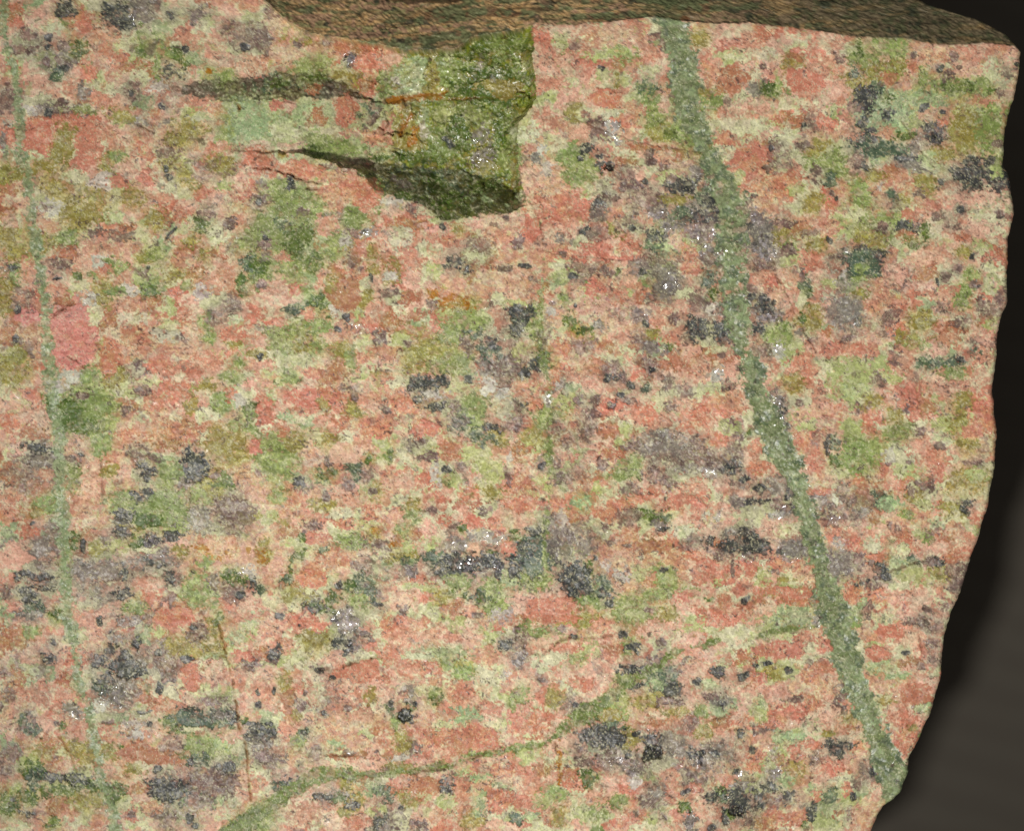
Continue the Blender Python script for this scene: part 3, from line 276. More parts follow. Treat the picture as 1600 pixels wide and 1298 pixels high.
(0, 958): """O 100 150 58 55;U 170 280 130 75 .35;K 290 265 32 24;O 100 380 85 55;O 20 150 24 65;K 320 170 11 18;G 180 110 38 28;O 370 390 38 36;P 410 480 68 36;Q 180 15 68 22;D 330 10 24 20;S 560 100 55 55;K 590 50 18 24;R 740 100 38 9;K 660 110 12 12;X 775 95 14 11;L 1150 210 95 45;R 1050 40 95 45;U 1180 110 55 55;K 1150 90 20 14;L 1260 100 36 55;L 1300 200 36 45;Y 960 110 28 24;U 900 30 36 36
K 660 220 34 28;K 740 245 28 18;K 590 280 38 36;K 700 300 55 36;K 630 390 42 42;T 620 440 55 36;K 810 320 65 36;Q 810 280 65 36;K 800 180 28 24;Q 710 150 36 28;U 930 240 48 32;K 940 230 24 20;Q 1010 210 55 45;K 1115 270 28 20;U 980 310 38 36;U 1040 310 48 36;Q 720 420 85 55;Q 680 500 65 55;X 670 500 58 48;W 600 550 55 36;O 830 460 55 55;O 880 525 34 28;D 870 450 14 22;K 950 450 18 28;R 950 500 16 18;R! 1140 370 55 78
O 1140 330 75 36;S 1280 340 85 55;C 1200 460 55 45;C 1090 420 40 40;P 970 560 78 28;W 470 590 55 26;X 470 590 48 24;Q 420 560 40 26;W 780 660 55 36;X 790 650 48 28;W 810 730 48 22;K 890 665 18 17;P 680 700 68 55;P 470 700 65 85;U 340 645 17 13;D 385 670 16 28;T 130 625 36 28;T 190 680 48 36 .5;R 310 600 28 28;O! 820 830 125 55;L 650 830 48 45;D 700 800 18 18;L 790 930 58 36;K 930 930 24 24;U 970 800 24 18
U 1040 790 36 30;T 1140 620 75 45;K 1140 610 55 36;D 1030 650 55 45;D 1100 690 55 28;T 1310 620 85 55;K 1270 600 36 30;Q 1310 600 36 24;K 1380 610 38 36;U 1260 530 55 30;E 1320 760 55 45;G 1260 810 125 45;D 1060 850 48 26;G 1150 780 48 40;T 1180 880 65 36;S 1360 740 55 28;L 260 820 55 45;O 290 790 50 75 .8;C 350 820 28 36;L 440 800 48 36;S 380 900 55 36;L 500 840 48 55;U 60 820 68 36;D 200 940 55 65;T 200 980 36 45
K 340 980 105 28;K 460 980 55 28;D 380 1050 125 36;D 520 1020 55 36;D 680 1060 75 45;D 50 1130 65 55;K 70 1115 15 13;D 150 1090 48 45;U 20 930 36 40;K 170 1190 48 26;L 480 1110 55 45;L 550 1130 55 36;O 350 1150 78 45;D 310 1250 38 26;C 130 1270 38 30;K 960 1040 85 55;U 1050 1000 115 45;K 1080 1060 95 55 .5;T 1150 1090 95 55 .5;U 1320 950 85 55;K 1340 930 58 36;U 1280 1050 95 45;Q 1200 1130 85 36;E 1330 1120 55 36 .5
O 820 1070 55 45;S 850 1100 48 28;K 1140 890 18 18;R 790 1200 45 36;U 780 1195 28 18;U 1000 1240 38 45;K 1130 1220 18 26;K 1165 1260 18 18;X 1040 1190 14 12;W 1130 1180 40 24;S 1260 1180 95 36;S 1440 1010 36 75;P 1530 1000 45 60;U 1460 310 38 28;R 1440 260 50 40;P 1520 190 75 55;E 1400 150 48 36;K 1540 550 15 15;K 1530 480 11 18;P 1550 480 45 45;K 1540 740 58 55;Q 1540 780 58 45;U 1540 850 48 18;K 1480 660 28 14;D 1460 640 18 18
P 1500 600 50 30;G 1580 1180 38 55;D 1430 1250 85 36;S 60 700 50 50;P 260 440 60 40 .6;U 260 440 50 50 .6;C 480 420 40 30;S 600 960 60 30;C 840 900 60 24;U 20 360 30 20;U 40 480 40 30 .6;S 1120 520 50 20;L 1040 200 40 40;K 850 590 40 10;P 900 1150 60 40;U 640 640 24 12;C 1160 700 60 14""",
(400, 958): """R 200 60 78 45;R 350 70 78 36;K 258 68 10 10;L 350 150 85 45;P 180 190 58 45;O 30 230 36 36;K 110 230 28 36;Q 540 40 58 55;X 540 60 58 58;K 540 190 22 45;Q 560 180 36 55;X 575 200 24 36;K 480 160 28 28;Q 630 100 48 28;U 650 140 38 28;X 640 130 24 22;P 670 90 48 28;R 800 240 78 55;R 720 200 58 36;C 760 190 28 22;P 860 120 78 55;P 1040 110 78 36;E 1080 230 115 26;Y 1200 70 45 36
P 1150 130 58 28;C 270 310 88 26;K 390 335 24 18;K 460 380 14 12;R! 620 340 105 55;S 560 390 95 36;R 770 380 36 30;P 960 350 78 36;R 1050 330 58 36;L 1240 330 48 45;G 1230 350 45 36;G 1130 300 28 22;P 1060 400 58 28;R 1220 450 58 65;P 1250 510 78 55;W 1490 360 36 28;K 1480 180 38 26;P 1350 240 95 55;S 1300 150 60 40;U 1560 190 36 30;Q 1570 260 28 55;L 180 440 36 85;O 170 510 48 45;R 250 440 36 40;P 80 480 58 36
K 20 550 18 17;U 290 465 14 22;U 270 555 24 24;P 330 470 36 55;U 430 490 75 45 .4;K 410 590 14 18;U 540 560 24 18;O 170 620 58 45;L 240 610 22 24;K 110 460 12 28;P 640 620 125 55;S 560 660 78 36;O 720 690 28 18;L 690 490 28 36;K 895 595 38 40;B 888 600 30 34;D 920 570 18 18;K 805 540 14 20;T 800 580 28 28;G 830 630 28 36;K 940 535 10 10;Q 910 480 36 48;P 820 490 58 28;D 1065 510 32 38;G 1050 470 28 26;E 1240 610 95 36
C 1130 660 78 18;R 1390 560 58 48;R 1540 620 48 68;C 1420 680 58 45;G 1520 540 16 28;P 1130 610 58 18;R! 1260 740 165 55;R! 1200 770 85 65;R 1350 770 95 45;S 960 700 78 36;P 1040 780 78 55;L 880 760 48 45;R 790 770 58 45;O 540 840 125 26;S 700 890 78 45;P 960 880 95 28;W 870 860 48 18;K 40 710 58 36;Q 40 760 58 45;U 90 860 68 26;K 70 660 18 11;T 290 710 28 22;K 290 705 14 13;G 250 760 36 36;U 360 820 38 36
P 490 790 38 36;K 263 910 8 8;P 180 680 58 45;L 840 920 58 36;L 545 990 34 36;K 210 1000 38 26;T 120 1020 38 26;Q 460 1080 85 28;K 430 1090 58 18;K 575 1135 38 18;L 580 1110 58 45;L 520 1170 48 28;D 490 1100 36 26;T 740 1050 48 36;T 790 1090 28 30;K 860 1155 14 12;O! 940 1040 150 65;O 980 1080 58 45;L 900 1110 58 28;P 870 1000 58 28;K 1130 1040 32 48;R 1230 1010 45 36;P 1220 1080 55 75;E 1340 1130 28 55
R 1440 1120 75 65;R 1400 1060 45 36;R 1470 940 95 36;E 1290 960 75 34;R 1320 920 55 28;E 1470 1030 48 12 20;P 300 1200 95 65;R 600 1240 58 45;S 500 1230 75 55;K 740 1240 36 36 .6;U 780 1200 75 36;U 980 1260 48 28;P 1060 1200 68 36;K 1540 1210 22 38 -30;L 1300 1230 55 36;S 1400 1250 75 36;G 40 1220 55 60;E 700 1050 60 40 .5;C 640 1000 80 20;Y 1000 1130 50 60 .5;S 1540 1260 50 30;Y 720 1180 50 30 .6;E 480 780 40 24
C 100 620 40 30;U 560 820 30 20 .5;P 880 560 30 10;P 60 80 50 50 .7;C 960 250 80 30 .7;Y 1420 120 60 40 .6;S 680 430 60 30;P 1500 450 40 40""",
(800, 958): """O 120 30 115 26;G 180 100 95 22;L 400 60 95 18;R 330 30 58 18;P 540 70 58 28;U 290 90 18 16;K 360 140 18 11;S 220 190 78 36;R 330 200 78 26;Y 430 220 78 45;G 380 300 58 36 .5;G 700 190 55 45;K 730 200 36 26;K 650 130 28 18;O 600 210 48 28;Y 1090 90 95 36;S 850 100 95 55;R 1250 40 95 36;Q 850 270 48 28;U 890 180 28 20;E 1560 60 58 28;S 440 410 105 45;R 400 420 75 36;U 180 395 24 14;G 50 480 48 36
K 690 330 52 32;K 760 330 36 22;K 735 440 32 20;T 900 390 85 65;K 950 460 55 36;G 680 400 48 36;E 850 420 36 30;U 930 520 55 18;L 265 505 42 48;U 340 530 36 55 .7;K 420 555 38 18;D 430 620 55 45;G 600 570 75 55;L 590 590 48 36;L 840 510 42 42;L 740 540 36 28;Y 660 520 45 34;S 1100 330 78 55;S 1180 240 58 40;O 1380 260 48 36;C 1250 290 36 30;K 1220 345 28 28;X 1225 350 14 12;K 1375 370 28 20;K 1110 410 18 20
E 1180 420 36 30;K 1440 310 14 9;K 1520 300 28 9;U 1200 490 48 22;Q 1230 520 55 36;K 1245 535 18 16;L 1560 350 55 36;O 1450 400 55 36;S 1400 550 58 36;R 120 640 115 85;P 60 600 65 65;R 180 610 55 36;K 540 730 105 62;Q 500 740 75 45 .8;T 600 680 55 36;K 620 740 36 36;L 700 740 55 55;K 750 710 28 18;K 830 770 65 55;B 850 830 45 42;B 810 850 28 34;Q 960 800 68 45;X 980 910 38 28;K 690 835 28 22;Q 600 850 55 45;U 560 870 36 45
X 600 880 36 26;U 740 900 68 45;Q 720 930 55 36;X 700 910 48 45;U 400 810 24 18;L 1140 710 36 36;U 1070 640 36 45;O 870 640 58 28;L 970 590 58 26;G 1130 590 36 36;K 1365 720 22 28;O 1260 640 75 40;K 1100 840 38 32;Q 1150 860 65 75;Q 1260 830 55 55;K 1220 830 22 22;X 1130 890 48 36;K 1340 935 17 14;X 1360 950 14 14;Q 1560 960 48 45;X 1570 950 36 30;X 1560 810 38 18;R 1470 850 58 28;K 1430 810 18 18;S 660 1010 78 45
R 700 1040 58 26;W 740 1000 28 28;U 850 1080 65 45;Q 860 1070 36 30;U 800 1110 30 26;K 1030 1060 22 16;X 1050 1060 28 11;R 1090 1040 48 22;D 1020 1150 32 18;R 1060 1200 36 36;R 960 1190 22 30;U 900 1215 16 18;U 740 1190 14 14;D 450 980 36 36;O 350 970 58 40;I 285 900 8 85;Y 100 850 78 45;O 200 930 78 40;U 420 880 55 28;R 90 1150 125 50 35;G 260 1080 55 36;Y 200 1130 55 30;R 370 1020 58 30;P 540 1140 55 45;G 640 1110 48 36
E 110 1210 48 26;Y 420 1200 58 40;T 20 1210 24 30;L 280 1200 36 40;R 60 1260 45 24;K 1350 1130 65 65;B 1340 1170 42 26;D 1240 1080 36 36;T 1260 1110 28 26;K 1190 1090 36 26;Q 1370 1030 58 28;X 1270 1100 18 18;K 1260 1210 18 45;D 1300 1190 18 20;K 1530 1030 38 22;U 1470 1120 48 36;K 1190 1275 22 20;Q 1060 1230 28 45;X 1050 1230 24 36;U 1420 1230 28 36;O 1500 1250 55 36;U 1590 1110 20 40;S 1150 1180 60 40;P 700 1240 60 40
R 1460 900 50 40 .7;P 1300 1000 60 40;S 1100 150 80 40 .7;R 940 1060 40 40 .6;S 230 800 60 30;U 1560 860 30 20 .6;S 1340 620 40 30;C 160 300 60 40 .7;Y 1480 600 40 40;P 130 1040 60 40;G 500 1180 60 40 .6""",
(1180, 958): """E 250 30 85 36;Y 60 80 45 36;X 375 30 36 26;W 375 30 36 28;R! 150 230 135 52;R 280 140 48 36;R 390 200 36 28;S 60 180 50 30;K 70 300 18 9;K 205 340 24 18;L 90 350 58 22;R 320 380 48 32;O 415 305 48 28;U 330 290 18 16;C 230 290 58 16;C 370 262 75 12;S 140 480 95 45;R 300 530 75 45;R 200 590 75 36;R 100 650 75 36;S 400 590 85 70;U 250 530 36 26;E 30 560 36 45;U 510 470 22 45;E 130 740 55 36;E 240 740 45 24
L 440 710 36 13;O 560 690 36 30;R 330 780 65 26;R 250 840 55 36;K 460 770 46 32;K 550 790 45 18;K 480 830 45 26;R 610 790 36 36;X 590 850 18 16;X 100 810 38 22;U 340 850 45 45;X 340 850 36 30;L 230 910 75 52;O 160 880 55 26;R 460 910 68 45;R 560 925 17 20;U 680 930 36 36;K 710 940 18 20;Q 120 950 36 45;X 120 940 30 36;E 190 1000 45 30;K 100 1040 48 22;K 180 1100 46 36;K 20 1120 26 55;R 360 1080 28 36
R 550 1040 28 36;U 620 1010 26 24;T 450 1090 48 36;K 340 1160 22 55;E 440 1170 65 65;Y 410 1230 48 30;O 500 1190 24 22;U 560 1200 22 36;R 200 1210 95 36;R 210 1285 14 10;D 295 1252 14 14;S 640 1180 55 50;R! 810 110 75 42;R! 740 240 75 50;E 740 310 75 32;C 820 330 55 24;Y 740 180 58 16;K 895 235 22 16;U 1000 65 28 18;W 625 140 18 13;X 625 140 16 12;S 650 80 40 50;U 1070 80 30 20;U 990 310 22 18;U 1080 270 36 26;O 870 300 36 26
O 940 290 45 24;E 830 360 85 20;O! 960 480 85 65;P 900 430 55 36;L 780 520 38 26;S 760 420 55 36;P 860 560 75 55;R 900 620 65 55;L 940 690 28 18;E 1000 570 36 24;R 910 790 55 55;R 860 740 36 40;S 1000 400 55 40;C 1050 350 45 30;U 1060 200 40 30 .5;S 940 150 60 40;U 930 40 40 20 .6;P 680 400 30 30;S 60 760 40 40;R 40 390 40 30;P 420 460 60 40;L 560 640 30 40;U 330 640 60 20 .5;K 590 1090 20 16;Y 600 1120 40 40 .7"""}

# colours of the minerals (display values of a fully lit piece), painted glint X, shaded pit B, a second tone and the gloss of a broken surface
KIND = {  # kind: (colour, second tone, gloss, height offset)
 'P': ((203, 143, 114), (212, 168, 138), .10, .6), 'R': ((202, 126, 99), (210, 148, 119), .12, .9), 'O': ((180, 116, 84), (168, 128, 80), .12, .5),
 'S': ((219, 169, 142), (216, 188, 158), .10, .8), 'M': ((208, 132, 116), (214, 148, 132), .16, 1.2), 'C': ((214, 208, 168), (192, 194, 138), .10, .3),
 'W': ((204, 198, 178), (182, 170, 158), .40, .4), 'Y': ((176, 182, 114), (196, 192, 142), .08, .0), 'G': ((128, 144, 76), (152, 160, 96), .14, -.4),
 'D': ((70, 94, 26), (104, 120, 46), .26, -.8), 'E': ((154, 172, 122), (182, 186, 140), .14, .0), 'L': ((148, 132, 58), (152, 146, 76), .10, .0),
 'K': ((54, 57, 56), (90, 88, 85), .50, -.9), 'T': ((72, 90, 70), (108, 124, 86), .35, -.9), 'Q': ((126, 116, 106), (156, 144, 130), .65, .2),
 'U': ((112, 88, 80), (156, 126, 110), .40, -.5), 'I': ((172, 108, 14), (150, 128, 50), .08, -.4), 'B': ((26, 26, 24), (40, 44, 36), .60, -7.0),  # B: small cavity, its shade put into the black
 'X': ((178, 170, 176), (150, 142, 146), 1.0, .2), 'V': ((130, 140, 98), (104, 118, 78), .40, -.4)}
ORDER = list(KIND)
ALB = 1.0                                    # display value -> albedo scale
COL = {k: lin(v[0]) * ALB for k, v in KIND.items()}
COL2 = {k: lin(v[1]) * ALB for k, v in KIND.items()}

# ------------------------------------------------------------------ the grid of the rock's upper surface
XL = -160.0
bx = np.concatenate([np.arange(XL, -18, 6.0), np.arange(-18, 1600.1, 1.5)])
gy = np.concatenate([np.arange(-300, -12, 5.0), np.arange(-12, 1312, 1.5), np.arange(1312, 1431, 6.0)])
xo = interp(gy, OUT) + 3.2 * (vnoise(gy / 17, gy * 0 + 3.3, 2) - 0.5) + 1.6 * (vnoise(gy / 5.0, gy * 0 + 8.3, 3) - 0.5)
X = (XL + (bx[None, :] - XL) * ((xo - XL) / (1600.0 - XL))[:, None])
Y = np.repeat(gy[:, None], len(bx), 1)
NR, NC = X.shape

# ------------------------------------------------------------------ noise fields
wn1 = fbm(X / 24, Y / 22, 2, 1) - 0.5
wn2 = fbm(X / 24, Y / 22, 2, 4) - 0.5
wm1 = fbm(X / 6.5, Y / 6.5, 2, 6) - 0.5
wm2 = fbm(X / 6.5, Y / 6.5, 2, 9) - 0.5
nS = uniformise(.62 * fbm(X / 2.9, Y / 2.7, 2, 9, .7) + .38 * fbm(X / 5.5, Y / 5.0, 1, 2))
WX = X + 26 * wn1 + 15 * wm1 + 3.5 * (nS - .5)
WY = Y + 22 * wn2 + 13 * wm2 + 3.5 * (np.roll(nS, 9, 1) - .5)
nA = uniformise(fbm(X / 9, Y / 8, 3, 3, 0.6))
nB = uniformise(fbm(X / 15, Y / 12, 3, 5, 0.6))
nC = uniformise(fbm(X / 4.2, Y / 4.0, 2, 7, 0.6))
nE = uniformise(fbm(X / 13, Y / 11, 3, 8, 0.65))
edge_n = (nE - 0.5) * 0.55 + (nC - 0.5) * 0.42
pore = uniformise(0.5 * nA + 0.3 * nC + .2 * fbm(X / 2.6, Y / 2.6, 1, 11))

# ------------------------------------------------------------------ groundmass: three sizes of interlocking grains
def pick(r, table):
    out = np.zeros(r.shape, np.int16); acc = 0.0
    for k, p in table:
        out[(r >= acc) & (r < acc + p)] = ORDER.index(k)
        acc += p
    return out

pal1 = np.array([COL[k] for k in ORDER]); pal2 = np.array([COL2[k] for k in ORDER])
glo = np.array([KIND[k][2] for k in ORDER])

f1, f2, r1, r2, dx, dy = voronoi(WX / 34, WY / 28, 1)
ty = pick(r1, [('P', .28), ('S', .30), ('R', .09), ('O', .05), ('C', .16), ('Y', .05), ('E', .03), ('U', .03), ('G', .01)])
e1 = f2 - f1
tilt = (r2 - 0.5) * dx * 3.0 + (((r1 * 7.31) % 1) - 0.5) * dy * 3.0
mix2 = sstep(.35, .85, nB)[..., None] * 0.7
col = pal1[ty] * (1 - mix2) + pal2[ty] * mix2
gloss = glo[ty].astype(np.float32)
g1, g2, s1, s2, ddx, ddy = voronoi(WX / 12.0, WY / 11.0, 2)
ty2 = pick(s1, [('P', .24), ('S', .22), ('C', .26), ('R', .08), ('U', .07), ('Q', .03), ('Y', .09), ('K', .01)])
w2 = (sstep(.56, .50, s2) * sstep(0.0, 0.35, g2 - g1 + .25 * (nC - .5)) * 0.6)[..., None]
col = col * (1 - w2) + pal1[ty2] * w2
gloss = gloss * (1 - w2[..., 0]) + glo[ty2] * w2[..., 0]
creamy = (sstep(.20, .02, e1) * sstep(.25, .7, nA) * 0.7)[..., None]
col = col * (1 - creamy) + COL['C'] * creamy

# the hollow left by a broken-out block
jag = 5 * (nE - .5) + 8 * wn1
FLOOR_Y = [(380, 236), (480, 238), (520, 250), (600, 252), (680, 257), (740, 262), (790, 282), (812, 302), (835, 310)]
WALL_Y = [(380, 240), (470, 242), (500, 252), (530, 262), (570, 276), (585, 300), (620, 310), (660, 322), (690, 343), (740, 341), (800, 333), (822, 325), (840, 318)]
FLOOR_H = [(330, 0), (400, -5), (480, -18), (540, -36), (600, -54), (700, -68), (840, -70)]
t_hol = np.clip((Y + jag - interp(X, FLOOR_Y)) / (interp(X, WALL_Y) - interp(X, FLOOR_Y)), 0, 1)
IN_X = [(0, 800), (45, 806), (100, 825), (150, 828), (165, 821), (178, 807), (200, 790), (212, 787), (238, 788), (290, 801), (320, 811)]
OUT_X = [(0, 832), (45, 831), (100, 834), (140, 836), (155, 837), (165, 832), (185, 813), (200, 807), (240, 810), (300, 817), (320, 824), (335, 822)]
xi_ = np.interp(gy, *pl(IN_X))[:, None]; xw_ = np.interp(gy, *pl(OUT_X))[:, None]
tr = np.clip((X + jag * .9 - xi_) / (xw_ - xi_), 0, 1)
keep = (1 - (.6 * t_hol + .4 * t_hol * t_hol * (3 - 2 * t_hol))) * (1 - tr)
fl = interp(X, FLOOR_H)
STEP_U = [(260, 134), (275, 135), (330, 122), (380, 120), (412, 112), (500, 111), (537, 125), (575, 145), (600, 153), (620, 154)]
STEP_L = [(260, 138), (275, 139), (300, 150), (330, 156), (362, 158), (412, 158), (450, 157), (487, 153), (520, 147), (550, 148), (575, 150), (600, 157), (620, 158)]
STEP_H = [(240, 0), (275, -4), (330, -17), (400, -26), (500, -25), (545, -11), (600, -4), (660, 0)]
tb = np.clip((Y + jag * 1.5 + 4 * (nC - .5) - interp(X, STEP_U)) / (interp(X, STEP_L) - interp(X, STEP_U)), 0, 1)
sh = interp(X, STEP_H)

hol = keep ** .5 * sstep(575, 650, X + 30 * wn1 * 2) * (Y > -60)
hol = np.maximum(hol, ((t_hol > 0) & (t_hol < 1) & (fl < -12) & (tr < 1)) * 1.0)
hol = np.maximum(hol, ((tr > 0) & (tr < 1) & (t_hol < 1) & (Y < 336)) * 1.0)
hc = lin((138, 146, 46)) * np.ones((NR, NC, 1))
for kk, a_, b_, f_ in (('D', .42, .70, nB), ('L', .55, .85, nE), ('Y', .80, .98, nA), ('D', .8, .95, nC)):
    mm = (sstep(a_, b_, f_) * .8)[..., None]
    hc = hc * (1 - mm) + COL[kk] * mm
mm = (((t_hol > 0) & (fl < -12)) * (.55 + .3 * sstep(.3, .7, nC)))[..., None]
hc = hc * (1 - mm) + (lin((70, 84, 44)) * .65 + COL['U'] * .35) * mm  # shade of the lower wall, painted into its colour
pg = sstep(352, 372, X + 20 * wn1) * sstep(640, 590, X) * sstep(150, 160, Y) * sstep(262, 244, Y + 14 * wn2 + .02 * (X - 480)) * .75
pg = (pg * (.5 + .5 * sstep(.2, .5, nA)) * (1 - hol))[..., None]
col = col * (1 - pg) + COL['E'] * (.86 + .28 * nB)[..., None] * pg
hol = hol[..., None]
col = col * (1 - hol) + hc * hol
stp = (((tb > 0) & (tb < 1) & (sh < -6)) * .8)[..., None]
col = col * (1 - stp) + (COL['T'] * .6 + COL['U'] * .4) * (.75 + .5 * nC)[..., None] * stp  # step face coloured dark to stand for its shade

# ------------------------------------------------------------------ hand-mapped grains, with painted wall shade and glints
# the largest single grains and stains, in map units: kind, x, y, radii, turn (these lie over their surroundings)
LARGE = """R 62 212 26 28;R 124 205 30 24;R 140 232 20 18;L 98 226 15 32;L 70 262 22 10;L 128 335 34 18;L 350 690 34 22;G 435 355 52 34 -35;D 470 372 24 16 -40;G 560 345 18 10
Y 1328 596 34 34;G 1335 706 26 20;D 118 648 36 24;G 150 636 22 20;G 245 800 42 22;G 262 782 26 18;D 232 812 22 12;K 308 728 18 20;U 365 800 30 22;Q 150 890 34 16;Q 60 860 16 30
T 832 868 34 34;K 898 900 24 28;Q 880 850 26 26;K 720 880 30 14;K 770 876 18 14;Q 1312 884 19 17;Q 1240 858 21 12;Q 1192 372 22 34;Q 1040 440 16 24;K 1092 516 15 17;K 1122 510 9 13
Q 1060 702 40 12 12;U 1110 712 34 9 12;K 1155 850 30 12 -8;T 1345 416 26 28;Q 1320 486 25 26;K 1350 150 14 18;E 1370 175 34 26;T 1375 232 30 14;K 1520 268 24 16;L 1510 200 32 26;G 1540 205 18 32
S 960 480 60 26;S 1300 690 20 20;O 1080 560 60 22;R 1230 920 40 12;R 700 1150 50 18;O 250 1185 34 15;K 265 1235 28 16;U 330 1225 40 20;T 300 1125 32 14;K 195 1040 20 16;Q 195 1080 24 16;K 945 1150 28 16;Q 1050 1160 18 12;K 1150 1250 18 18
R 430 265 22 14;R 570 300 26 18;E 395 190 22 30;L 640 205 20 26;D 760 125 46 28;L 790 135 18 10;G 700 215 40 26;D 715 195 20 18"""

def parse():
    out = []
    for item in LARGE.replace('\n', ';').split(';'):
        t = item.split(); v = [float(a) for a in t[1:]]
        out.append((t[0], v[0], v[1], v[2], v[3], math.radians(v[4]) if len(v) > 4 else 0.0, 1.0, 'big'))
    for (ox, oy), text in SHEETS.items():
        for item in text.replace('\n', ';').split(';'):
            t = item.split()
            if not t:
                continue
            k = t[0][0]; crisp = t[0].endswith('!'); v = t[1:]
            cover = 1.0
            if v[-1].startswith('.'):
                cover = float(v[-1]); v = v[:-1]
            v = [float(a) for a in v]
            rx = v[2] if len(v) > 2 else 35.0
            ry = v[3] if len(v) > 3 else rx
            ang = v[4] if len(v) > 4 else 0.0
            s = 0.2625
            out.append((k, ox + v[0] * s, oy + v[1] * s, rx * s, ry * s, math.radians(ang), cover, crisp))
    return out

PATCH = parse()
H = np.zeros((NR, NC), np.float32)
GH = np.zeros((NR, NC), np.float32)           # relief of single grains
owner = np.full((NR, NC), -1, np.int32)
glint = np.zeros((NR, NC), np.float32)
k1, k2, kr, kr2, kdx, kdy = voronoi(X / 6.6 + wm1 * 1.3, Y / 5.8 + wm2 * 1.3, 6)     # small crystals inside a clump
kedge = k2 - k1
calm = np.zeros((NR, NC), np.float32)         # smooth cleavage faces
GRANULAR = set('KQUTDGVELB')
prng = np.random.RandomState(5)

def window(x, y, r):
    j0 = max(0, np.searchsorted(gy, y - r)); j1 = min(NR, np.searchsorted(gy, y + r))
    if j1 <= j0:
        return None
    i0 = min(np.searchsorted(X[j0], x - r), np.searchsorted(X[j1 - 1], x - r))
    i1 = max(np.searchsorted(X[j0], x + r), np.searchsorted(X[j1 - 1], x + r))
    if i1 <= i0:
        return None
    return slice(j0, j1), slice(max(0, i0 - 2), min(NC, i1 + 2))

def tone(k, sl, seed):
    """colour of mineral k over a window: two tones, small crystals, fine mottling"""
    m = np.clip(sstep(.38 + seed * .2, .92, nB[sl]) * 0.75 + sstep(.55, .95, nC[sl]) * 0.3, 0, 1)[..., None]
    c = COL[k] * (1 - m) + COL2[k] * m
    if k in GRANULAR:
        c = c * (0.72 + 0.56 * kr[sl])[..., None]
        q = (sstep(.16, .02, kedge[sl]) * (0.20 if k in 'KQUTB' else 0.18) * (kr2[sl] > 0.3))[..., None]
        if k != 'B':
            c = c * (1 - q) + COL['C'] * q
    return c

# ground between the grains of a cluster takes after the cluster
dark_f = np.zeros((NR, NC), np.float32); green_f = dark_f.copy(); olive_f = dark_f.copy(); pale_f = dark_f.copy()
for k, px, py, rx, ry, ang, cover, crisp in PATCH:
    f = dark_f if k in 'KTQU' else green_f if k in 'GDE' else olive_f if k in 'LI' else pale_f if k in 'SRPOM' else None
    if f is None:
        continue
    rr = math.sqrt(rx * ry) * 1.35 + 3
    sl = window(px, py, rr * 2.4)
    if sl is None:
        continue
    x = X[sl] - px + 8 * wn1[sl]; y = Y[sl] - py + 8 * wn2[sl]
    f[sl] += .75 * cover * np.exp(-(x * x + y * y) / (rr * rr))
tot = dark_f + green_f + olive_f + pale_f + .22
for f, a_, kk in ((olive_f, .85, (168, 152, 84)), (green_f, .92, (146, 156, 90)), (dark_f, .75, (122, 114, 98))):
    m_ = (np.clip(f / tot * 1.8 - .28, 0, 1) * a_ * (.55 + .45 * sstep(.2, .6, nA)))[..., None]
    m_ = m_ * (1 - hol)
    col = col * (1 - m_) + lin(kk) * (.8 + .4 * kr)[..., None] * m_

